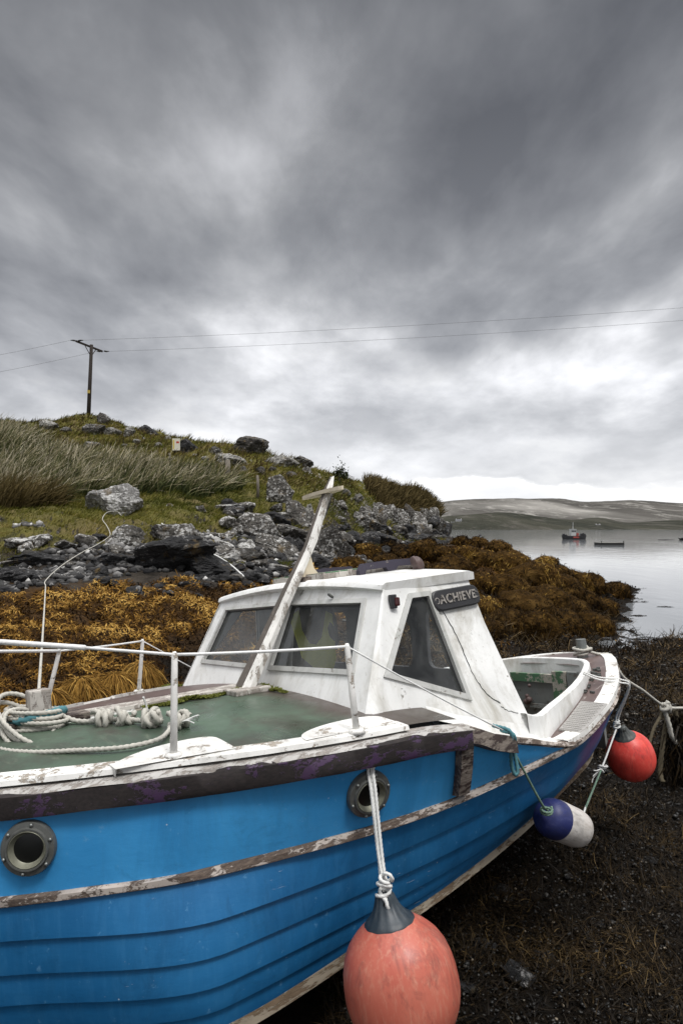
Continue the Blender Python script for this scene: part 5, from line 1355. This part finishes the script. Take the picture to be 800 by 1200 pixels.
down = N*np.array([1, 1, 0]); D = tang(N, n)+down*1.4+N*rng.uniform(.0, .9, n)[:, None]
tint = np.clip(.47+clump*.80+fbm(X*.7, Y*.7, 3, 39)*.5+rng.normal(size=n)*.16-.30*(1-lowd)-.42*right-.16*np.clip((Y-14)/10, 0, 1), 0, 1)  # gaps between clumps and spit crevices tinted darker, shade put into the colour
parts = [ribbons(P, N, D, rng.uniform(.035, .10, n)*sc*np.where(px > 430, .7, 1), rng.uniform(.014, .030, n)*sc, 2, np.array([[0, 0, -.9]])+rng.normal(size=(n, 3))*.9, tint, rng)]
k = len(wpts); P = np.array([w_[0] for w_ in wpts]); N = np.array([w_[1] for w_ in wpts]); BT = np.array([w_[2] for w_ in wpts]); sel = rng.integers(0, k, 60000)
P = P[sel]+rng.normal(size=(60000, 3))*.035; N = N[sel]; Yb = P[:, 1]; scb = np.clip(Yb/11, .75, 3.0)
D = tang(N, 60000)*.8+np.array([[0, 0, -.8]])*(1-N[:, 2:3])+N*rng.uniform(0, .5, 60000)[:, None]
tb_ = np.clip(.38+BT[sel]+rng.normal(size=60000)*.17+fbm(P[:, 0]*1.1, P[:, 1]*1.1+P[:, 2], 3, 7)*.8+fbm(P[:, 0]*3.4+P[:, 2]*2, P[:, 1]*3.4, 3, 19)*.55, 0, 1)
p2_ = [ribbons(P, N, D, rng.uniform(.03, .09, 60000)*scb, rng.uniform(.010, .018, 60000)*scb, 3, np.array([[0, 0, -1.3]])+rng.normal(size=(60000, 3))*.4, tb_, rng)]
v, q, t = cat_rib(p2_); o = link('boulder_seaweed', npmesh('boulder_seaweed', v, q, MT['wrack2'], tint=t)); tag(o, 'olive brown seaweed draped over the boulders of the spit', 'seaweed', kind='stuff')
v, q, t = cat_rib(parts); o = link('golden_seaweed', npmesh('golden_seaweed', v, q, MT['wrack'], tint=t)); tag(o, 'golden brown wrack seaweed covering the tidal rocks', 'seaweed', kind='stuff')
# shaggy hanging fronds just behind the foredeck
hp = []
for (cx, cy, wpx) in ((95, 818, 60), (135, 812, 52), (60, 835, 40), (165, 800, 36), (20, 850, 40)):
    c = hit(cx, cy, 5); m_ = 1500; a = rng.uniform(0, 2*math.pi, m_); rr = np.sqrt(rng.random(m_))*wpx/F*c.y*.45
    Pm = np.stack([c.x+np.cos(a)*rr, c.y+np.sin(a)*rr*.7, c.z+.22*(1-(rr/(wpx/F*c.y*.45))**2)], 1)
    out = np.stack([np.cos(a), np.sin(a), np.full(m_, .35)], 1); hp.append(ribbons(Pm, np.tile([[0, 0, 1.]], (m_, 1))+rng.normal(size=(m_, 3))*.2, out+rng.normal(size=(m_, 3))*.25, rng.uniform(.14, .32, m_), rng.uniform(.006, .012, m_), 5, np.array([[0, 0, -2.2]]), np.clip(rng.normal(size=m_)*.2+.68, 0, 1), rng))
v, q, t = cat_rib(hp); o = link('shaggy_seaweed', npmesh('shaggy_seaweed', v, q, MT['wrack'], tint=t)); tag(o, 'shaggy mounds of long-stranded seaweed behind the foredeck', 'seaweed', kind='stuff')
# dark weed and shingle of the near beach
px, X, Y, Z = sample(215000, 380, 1230, 2.3, 22)
keep = (Z > -1.03) & (Z < .35); X, Y, Z, px = X[keep], Y[keep], Z[keep], px[keep]; n = len(X)
patch = fbm(X*1.6, Y*1.6, 4, 51)*2; keep = rng.random(n) < np.clip(.62+patch*.9, .12, 1); X, Y, Z, patch, px = X[keep], Y[keep], Z[keep], patch[keep], px[keep]; n = len(X)
N = tnorm(X, Y); P = np.stack([X, Y, Z+.004+rng.random(n)*.035], 1); sc = np.clip(Y/5.5, .62, 2.6)*.85
fl_ = fbm(X*.9+4, Y*.9, 3, 15)*9; D = np.stack([np.cos(fl_), np.sin(fl_), np.zeros(n)], 1)+tang(N, n)*.9+N*rng.uniform(-.1, .25, n)[:, None]
tint = np.clip(.34+rng.normal(size=n)*.20+patch*.55+np.clip((Y-6)/14, 0, .25), 0, 1)
v, q, t = ribbons(P, N, D, rng.uniform(.08, .20, n)*sc, rng.uniform(.006, .013, n)*sc, 6, rng.normal(size=(n, 3))*2.4+np.array([[0, 0, -.8]]), tint, rng)
o = link('beach_seaweed', npmesh('beach_seaweed', v, q, MT['weed'], tint=t)); tag(o, 'dark wet seaweed strewn over the beach beside the boat', 'seaweed', kind='stuff')
# pebbles, shells
bm = bmesh.new(); bmesh.ops.create_icosphere(bm, subdivisions=1, radius=1); pc = np.array([v.co[:] for v in bm.verts]); pf = np.array([[v.index for v in f.verts] for f in bm.faces]); bm.free()
px, X, Y, Z = sample(24000, 400, 1230, 2.3, 18); n = len(X); s = rng.uniform(.004, .014, n)*np.clip(Y/4, .8, 2.5)*(1+1.0*(rng.random(n) > .97))
ang = rng.uniform(0, 6.28, n); base_ = pc[None]*(1+rng.normal(size=(n, len(pc), 1))*.16)*np.array([[[1, .7, .5]]])*s[:, None, None]
xr = base_[..., 0]*np.cos(ang)[:, None]-base_[..., 1]*np.sin(ang)[:, None]; yr = base_[..., 0]*np.sin(ang)[:, None]+base_[..., 1]*np.cos(ang)[:, None]
V = np.stack([xr+X[:, None], yr+Y[:, None], base_[..., 2]+(Z+.012+.01*rng.random(n))[:, None]], -1).reshape(-1, 3)
Q = (pf[None]+(np.arange(n)*len(pc))[:, None, None]).reshape(-1, 3)
o = link('shingle', npmesh('shingle', V, Q, MT['pebble'], tint=np.repeat(np.clip(rng.beta(1.8, 1.8, n)*1.1, 0, 1), len(pc)))); tag(o, 'wet shingle and shell bits between the weed on the beach', 'pebbles', kind='stuff')
for (px, py, wpx, kd) in ((606, 1143, 40, 'd'), (566, 1112, 30, 'd'), (636, 1120, 22, 'd'), (700, 1085, 20, 'd'), (585, 1046, 26, 'd'), (745, 1135, 24, 'd'), (668, 1030, 18, 'd'), (760, 1010, 18, 'd'), (548, 1160, 24, 'd')):
    p = hit(px, py, 2.2); s = wpx/F*p.y/2; o = bpy.data.objects.new('stone', R_.choice(RS[kd])); COL.objects.link(o); o.scale = (s*1.1, s*.9, s*.5); o.location = (p.x, p.y, p.z+s*.08); o.rotation_euler = (R_.uniform(-.2, .2), R_.uniform(-.2, .2), R_.uniform(0, 6.3))
    tag(o, 'wet stone half buried in dark weed on the beach beside the boat', 'stone', 'stones in the beach weed')
# weed tips breaking the water along the edge
hp = []
for k in range(70):
    px = R_.uniform(560, 840); Y = R_.uniform(15.5, 36); X = (px-400)/F*Y; z = tz(X, Y)
    if not (-1.9 < z < -1.0) or (px < 640 and Y < 25): continue
    m_ = 40; a = rng.uniform(0, 6.28, m_); rr = rng.random(m_)*R_.uniform(.10, .5)
    Pm = np.stack([X+np.cos(a)*rr*1.8, Y+np.sin(a)*rr, np.full(m_, EYE-3.0+.004)], 1); up = np.tile([[0, 0, 1.]], (m_, 1))
    hp.append(ribbons(Pm, up, np.stack([np.cos(a+1), np.sin(a+1), np.full(m_, .3)], 1), rng.uniform(.1, .3, m_), rng.uniform(.03, .07, m_), 3, np.array([[0, 0, -.55]]), rng.random(m_)*.5, rng))
if hp:
    v, q, t = cat_rib(hp); o = link('floating_seaweed', npmesh('floating_seaweed', v, q, MT['weed'], tint=t)); tag(o, 'dark weed tips breaking the water along the shore', 'seaweed', kind='stuff')
# short turf
px, X, Y, Z = sample(270000, -200, 530, 11, 70); N = tnorm(X, Y)
lim = 1.42+fbm(X*.8, Y*.8, 4, 70)*1.9
keep = (Z > lim) & (N[:, 2] > .48+fbm(X*1.4, Y*1.4, 3, 91)*.5); X, Y, Z, N = X[keep], Y[keep], Z[keep], N[keep]; n = len(X)
sc = Y/15; g1 = fbm(X*.45, Y*.45, 4, 81)*2; g2 = fbm(X*2.2, Y*2.2, 3, 83)*2
D = np.array([[.35, 0, 1.]])+rng.normal(size=(n, 3))*.35
v, q, t = ribbons(np.stack([X, Y, Z-.01], 1), unit(n), D, rng.uniform(.05, .13, n)*np.clip(sc, .8, 2.2)*(1+np.clip(g2, -.4, .9)), rng.uniform(.010, .018, n)*np.clip(sc, .8, 3), 2, np.array([[.4, 0, -.3]]), np.clip(.42+g1*.5+g2*.25+rng.normal(size=n)*.13, 0, 1), rng, taper=.15)
o = link('turf_grass', npmesh('turf_grass', v, q, MT['grass'], tint=t)); tag(o, 'short green and straw-coloured turf on the bank and hill', 'grass', kind='stuff')
# tall wind-blown grass on the left
def tall(cnt, zone, L0, L1, wind, mat, name, lab, wmul=1.0, tb=.45):
    px, X, Y, Z = sample(cnt*6, *zone[:4]); cl = fbm(X*.8, Y*.8, 3, 131)*2+fbm(X*2.5, Y*2.5, 2, 133)
    keep = zone[4](px, X, Y, Z, cl); X, Y, Z, cl, px = [a_[keep][:cnt] for a_ in (X, Y, Z, cl, px)]; n = len(X)
    D = np.array([[.10, 0, 1.]])+rng.normal(size=(n, 3))*np.array([.24, .24, .1]); L = rng.uniform(L0, L1, n)*(1+.25*np.clip(cl, -1, 1))
    up = np.stack([np.zeros(n), -np.ones(n), np.zeros(n)], 1)+rng.normal(size=(n, 3))*.5
    dr = np.array([[wind, 0, -.6]])*rng.uniform(.25, 1.5, n)[:, None]+rng.normal(size=(n, 3))*.18
    v, q, t = ribbons(np.stack([X, Y, Z-.03], 1), up, D, L, rng.uniform(.016, .040, n)*Y/18*wmul, 6, dr, np.zeros(n), rng, taper=.15)
    k = np.tile(np.repeat(np.arange(7)/6., 2), n); br = np.repeat(np.clip(tb+rng.normal(size=n)*.26+cl*.22, 0, 1), 14)
    t = np.clip(br*(.22+1.25*k), 0, 1)      # dry pale tips
    o = link(name, npmesh(name, v, q, mat, tint=t)); tag(o, lab, 'grass', kind='stuff'); return o
def zone_m(px, X, Y, Z, cl):
    front = np.interp(px, [-100, 0, 40, 90, 140, 200, 250, 290], [15.4, 15.6, 16.2, 18.3, 19.2, 20.0, 21.5, 24])
    back = np.interp(px, [-100, 0, 60, 120, 200, 250, 285, 290], [31, 30, 26, 24.5, 25, 25.5, 24.5, 24])
    return (Y > front+cl*.7) & (Y < back+cl*.8) & (px < 284) & (rng.random(len(px)) < np.clip(.55+cl*.9, .06, 1))
tall(30000, (-220, 290, 14.5, 33, zone_m), .55, 1.10, .85, MT['marram'], 'tall_grass', 'tall pale-tipped grass blown to the right on the left bank')
def zone_d(px, X, Y, Z, cl): return (Y > np.interp(px, [-100, 30, 75], [14.9, 15.0, 16.5])) & (Y < 17.5+cl) & (px < 78) & (cl > -.25)
tall(5200, (-120, 80, 14.6, 19, zone_d), .45, .85, .7, MT['heather'], 'dark_rushes', 'dark brownish green rushes in front of the tall grass at far left', 1.0, .55)
def zone_h(px, X, Y, Z, cl): return (Z > 2.6) & (N_ok(X, Y)) & (px > 428) & (px < 522) & (Y > 38)
def N_ok(X, Y): return tnorm(X, Y)[:, 2] > .35
tall(9000, (425, 524, 38, 56, zone_h), .5, 1.0, .5, MT['heather'], 'heath_grass', 'brown rough grass and heath on top of the bluff', 1.2, .5)
def zone_r(px, X, Y, Z, cl): return (Z > 2.9) & (cl > -.1) & (px > -60) & (px < 420)
tall(9000, (-60, 420, 24, 60, zone_r), .18, .45, .8, MT['heather'], 'rough_grass', 'rough brownish grass in tussocks over the hill top', 1.0, .6)

# ------------------------------------------------------------------ hill furniture
def power_pole():
    Y = 60.0; base_ = at(103, 500, Y); base_.z = tz(base_.x, Y)-.3; top = at(107.5, 404, Y); r = empty('power_pole', base_); tag(r, 'dark wooden power pole with a crossarm on top of the hill', 'power pole')
    rel = lambda p: Vector(p)-base_
    Vt, Ft = tube_data([rel(base_), rel(base_.lerp(top, .5)), rel(top)], [.19, .165, .14], 12); obj('pole', Vt, Ft, MT['pole'], r, True)
    a, b = at(90.5, 400.5, Y-1.4), at(121, 412.5, Y+1.6); bm = bmesh.new()
    d = (b-a); q = Vector((1, 0, 0)).rotation_difference(d.normalized()).to_matrix(); add_box(bm, rel((a+b)/2)+Vector((0, -.2, 0)), d.length, .13, .15, q); arm = bmobj('crossarm', bm, MT['pole'], r)
    for f, e in ((.28, (105.5, 412)), (.72, (108.5, 414))):
        Vt, Ft = tube_data([rel(a.lerp(b, f)), rel(at(107, 418, Y))], .035, 6); obj('brace', Vt, Ft, MT['pole'], r)
    ends = []
    for (p, sx) in ((a, 1), (a, -1), (b, 1), (b, -1)):
        c = p+Vector((sx*.30, 0, .12 if p is a else .05)); Vt, Ft = tube_data([rel(p+Vector((sx*.06, 0, .06))), rel(p+Vector((sx*.15, 0, .09))), rel(c), rel(c+Vector((sx*.25, 0, .01)))], [.03, .075, .075, .03], 8)
        obj('insulator', Vt, Ft, MT['black'], r, True); ends.append(c+Vector((sx*.25, 0, .01)))
    pl = at(104.2, 459, Y-.2); bm = bmesh.new(); add_box(bm, rel(pl), .22, .03, .28); bmobj('notice', bm, plain('yellow_notice', (.45, .33, .06), .6), r)
    return ends
E_ = power_pole()
def cable(p, q, sag, lab):
    P = []
    for k in range(41): f = k/40; c = Vector(p).lerp(Vector(q), f); c.z -= sag*4*f*(1-f); P.append(c)
    Vt, Ft = tube_data(P, .010, 5); o = obj('power_line', Vt, Ft, MT['cable'], None, True); tag(o, lab, 'cable')
cable(E_[0], at(950, 349, 52), .35, 'upper overhead wire running right across the sky from the pole')
cable(E_[2], at(950, 364, 52), .35, 'lower overhead wire running right across the sky from the pole')
cable(E_[1], at(-160, 440, 60), .25, 'upper overhead wire running left from the pole'); cable(E_[3], at(-160, 462, 60), .25, 'lower overhead wire running left from the pole')
def sign():
    p = hit(207, 532); r = empty('notice_sign', p); tag(r, 'small pale yellow notice sign on a post on the hill', 'sign'); k = p.y/F
    bm = bmesh.new(); add_box(bm, (0, 0, 8*k), .06, .05, 18*k); bmobj('post', bm, MT['post'], r)
    bm = bmesh.new(); add_box(bm, (0, -.05, 11*k), 9*k, .02, 14*k); pn = bmobj('panel', bm, plain('sign_cream', (.66, .64, .54), .5, var=.08), r)
    bm = bmesh.new(); add_box(bm, (1.7*k, -.063, 13.5*k), 3.2*k, .004, 2.2*k); bmobj('red_mark', bm, plain('sign_red', (.45, .05, .03), .5), pn)
    bm = bmesh.new(); add_box(bm, (-3.0*k, -.063, 11*k), 1.6*k, .004, 11*k); bmobj('yellow_band', bm, plain('sign_yellow', (.60, .48, .10), .5), pn)
sign()
for (px, py, hpx, wpx, lab) in ((302, 585, 27, 3.6, 'thin weathered fence post standing on the bank above the stones'), (267, 566, 26, 7, 'thick weathered fence post at the right end of the tall grass'), (199, 548, 16, 3, 'short weathered fence post among the grass below the small sign')):
    p = hit(px, py); k = p.y/F; Vt, Ft = tube_data([Vector((0, 0, -.15)), Vector((.01, 0, hpx*k*.5)), Vector((-.01, 0, hpx*k))], [wpx*k*.5, wpx*k*.48, wpx*k*.42], 9)
    o = obj('fence_post', Vt, Ft, MT['post'], None, True, p); tag(o, lab, 'fence post')
def sapling():
    p = hit(398, 566); p = Vector((p.x, p.y, p.z)); r = empty('small_tree', p); tag(r, 'tiny wind-bent tree on the skyline behind the mast head', 'tree'); k = p.y/F
    Vt, Ft = tube_data([Vector((0, 0, -.1)), Vector((-.05, 0, 8*k)), Vector((.0, 0, 18*k))], [.07, .05, .02], 7); obj('trunk', Vt, Ft, MT['post'], r, True)
    for (a, h0, l) in ((.6, 6, 9), (2.6, 8, 5), (.3, 11, 8), (2.9, 13, 4), (1.2, 14, 6)):
        e = Vector((math.cos(a)*l*k, 0, h0*k+math.sin(a)*l*k*.5)); Vt, Ft = tube_data([Vector((-.03, 0, h0*k)), e], [.035, .012], 5); obj('branch', Vt, Ft, MT['post'], r, True)
        m_ = 70; c = np.array(e*.85)[None]+rng.normal(size=(m_, 3))*np.array([.12, .10, .10])
        if a == .6: allp = c
        else: allp = np.concatenate([allp, c])
    allp = np.concatenate([allp, rng.normal(size=(60, 3))*np.array([.12, .12, .25])+np.array([[0, 0, 15*k]])]); m_ = len(allp)
    v, q, t = ribbons(allp, unit(m_), unit(m_), rng.uniform(.06, .14, m_), rng.uniform(.05, .09, m_), 1, np.zeros((1, 3)), rng.random(m_)*.35, rng)
    link('crown', npmesh('crown', v, q, MT['marram'], tint=t), r)
sapling()

# ------------------------------------------------------------------ on the water
def workboat():
    Y = 160.0; r = empty('work_boat', at(672, 632.2, Y)); r.location.z = EYE-3.0; r.scale = (.88, .88, .80); tag(r, 'red and black work boat with a pale wheelhouse moored on the loch', 'boat'); k = Y/F
    red = plain('boat_red', (.26, .04, .03), .6); dk = plain('boat_black', (.02, .02, .022), .6); pale = plain('boat_pale', (.42, .43, .42), .6)
    n = 15; V = []
    for z, f in ((-.3, .80), (.25, .92), (.75, 1.0), (1.0, 1.02)):
        for i in range(n):
            x = -3.2+6.4*i/(n-1); w_ = 1.15*(1-abs(x/3.2)**4*.75)*f; V += [(x*(f*.5+.5), -w_, z+.25*(x/3.2)**2*(z > .5)), (x*(f*.5+.5), w_, z+.25*(x/3.2)**2*(z > .5))]
    Fc = []; s = 2*n
    for j in range(3):
        for i in range(n-1):
            a = j*s+2*i; Fc += [(a, a+2, a+2+s, a+s), (a+1, a+1+s, a+3+s, a+3)]
        Fc += [(j*s, j*s+s, j*s+s+1, j*s+1), (j*s+s-2, j*s+s-1, j*s+2*s-1, j*s+2*s-2)]
    t0 = 3*s; Fc += [(t0+2*i, t0+2*i+2, t0+2*i+3, t0+2*i+1) for i in range(n-1)]
    obj('hull', V, Fc, dk, r)
    bm = bmesh.new(); add_box(bm, (.2, -.02, .60), 1.5, 2.36, .45); bmobj('red_side', bm, red, r)
    bm = bmesh.new(); add_box(bm, (-.35, 0, 1.9), 1.35, 1.5, 1.9, None, .08); wh = bmobj('wheelhouse', bm, pale, r)
    bm = bmesh.new(); add_box(bm, (-.35, 0, 2.95), 1.5, 1.7, .14); bmobj('roof', bm, pale, wh)
    for x in (-.75, -.35, .05):
        bm = bmesh.new(); add_box(bm, (x, -.77, 2.35), .30, .04, .45); bmobj('window', bm, dk, wh)
    bm = bmesh.new(); add_box(bm, (.80, 0, 1.35), .60, 1.2, .9, Matrix.Rotation(.15, 3, 'Y'), .1); bmobj('red_housing', bm, red, r)
    Vt, Ft = tube_data([(-.3, 0, 2.9), (-.25, 0, 5.0)], [.09, .05], 6); obj('mast', Vt, Ft, pale, r)
    for e in ((-1.1, 0, 3.0), (.6, 0, 2.3)): Vt, Ft = tube_data([(-.27, 0, 4.2), e], .035, 5); obj('stay', Vt, Ft, dk, r)
    for (x, h) in ((-2.7, 1.5), (-2.1, 1.25), (1.9, 1.55), (2.4, 1.7), (2.75, 1.4)):
        bm = bmesh.new(); add_box(bm, (x, 0, h-.2), .38, 1.1, .7, Matrix.Rotation(x*.1, 3, 'Y'), .08); bmobj('deck_gear', bm, dk, r)
workboat()
def raft():
    Y = 110.0; r = empty('raft', at(713, 639, Y)); r.location.z = EYE-3.0; tag(r, 'low flat dark raft floating on the loch right of the work boat', 'raft')
    bm = bmesh.new(); add_box(bm, (0, 0, .16), 3.7, 3.0, .42, None, .03); bmobj('float', bm, plain('raft_black', (.018, .018, .018), .7), r)
    bm = bmesh.new(); add_box(bm, (0, 0, .41), 3.8, 3.1, .06); bmobj('deck', bm, plain('raft_deck', (.16, .155, .14), .8), r)
    for x in (-1.75, 1.75):
        Vt, Ft = tube_data([(x, -1.45, .4), (x, -1.45, .72)], .07, 8); obj('mooring_post', Vt, Ft, plain('raft_post', (.05, .05, .05), .7), r)
raft()
me = rock_mesh('islet', 900, MT['rockdark'], 4, .8, 12, .35); o = bpy.data.objects.new('islet', me); COL.objects.link(o); o.scale = (3.9, 3, 1.6); o.location = (400/F*150+3.4, 150, EYE-3.0+.1); tag(o, 'low dark rocky islet at the right edge of the loch', 'islet')
me = rock_mesh('skerry', 901, MT['rockdark'], 3, .8, 12, .3); o = bpy.data.objects.new('skerry', me); COL.objects.link(o); o.scale = (1.6, 1, .45); o.location = at(780, 632.5, 152); o.location.z = EYE-3.0; tag(o, 'thin dark skerry just left of the islet', 'skerry')
bm = bmesh.new(); bmesh.ops.create_uvsphere(bm, u_segments=14, v_segments=8, radius=.42); c = at(562, 627.5, 225); c.z = EYE-2.85
o = bmobj('marker_buoy', bm, MT['black'], None, True, c); tag(o, 'tiny dark marker buoy on the water near the bluff', 'buoy')
def house(px, py, Y, wpx, lab, rz=.2):
    p = at(px, py, Y); k = Y/F; r = empty('house', p); r.rotation_euler.z = rz; tag(r, lab, 'house'); w_ = wpx*k; d = w_*.5; h = w_*.36
    wm_ = plain('house_white', (.70, .70, .68), .8, var=.1); rm_ = plain('house_slate', (.10, .10, .11), .8)
    bm = bmesh.new(); add_box(bm, (0, 0, h/2-1.5), w_, d, h+3); wl_ = bmobj('wall', bm, wm_, r)
    V = [(-w_/2-.2, -d/2-.3, h-.1), (w_/2+.2, -d/2-.3, h-.1), (w_/2+.2, d/2+.3, h-.1), (-w_/2-.2, d/2+.3, h-.1), (-w_/2-.2, 0, h+d*.42), (w_/2+.2, 0, h+d*.42)]
    ro = obj('roof', V, [(0, 1, 5, 4), (2, 3, 4, 5), (1, 2, 5), (3, 0, 4), (3, 2, 1, 0)], rm_, r)
    for x in (-.4, .4): bm = bmesh.new(); add_box(bm, (x*w_, 0, h+d*.5), w_*.07, w_*.07, d*.4); bmobj('chimney', bm, wm_, ro)
    for x in (-.28, 0, .28): bm = bmesh.new(); add_box(bm, (x*w_, -d/2, h*.5), w_*.10, .12, h*.4 if x else h*.7); bmobj('window' if x else 'door', bm, rm_, wl_)
house(700, 618, 700, 6, 'tiny white house on the far shore above the raft'); house(537, 612.5, 720, 7, 'tiny white house on the far shore just beyond the bluff', -.2); house(530, 614, 710, 4, 'smaller pale house on the far shore nearest the tip of the bluff', .3)
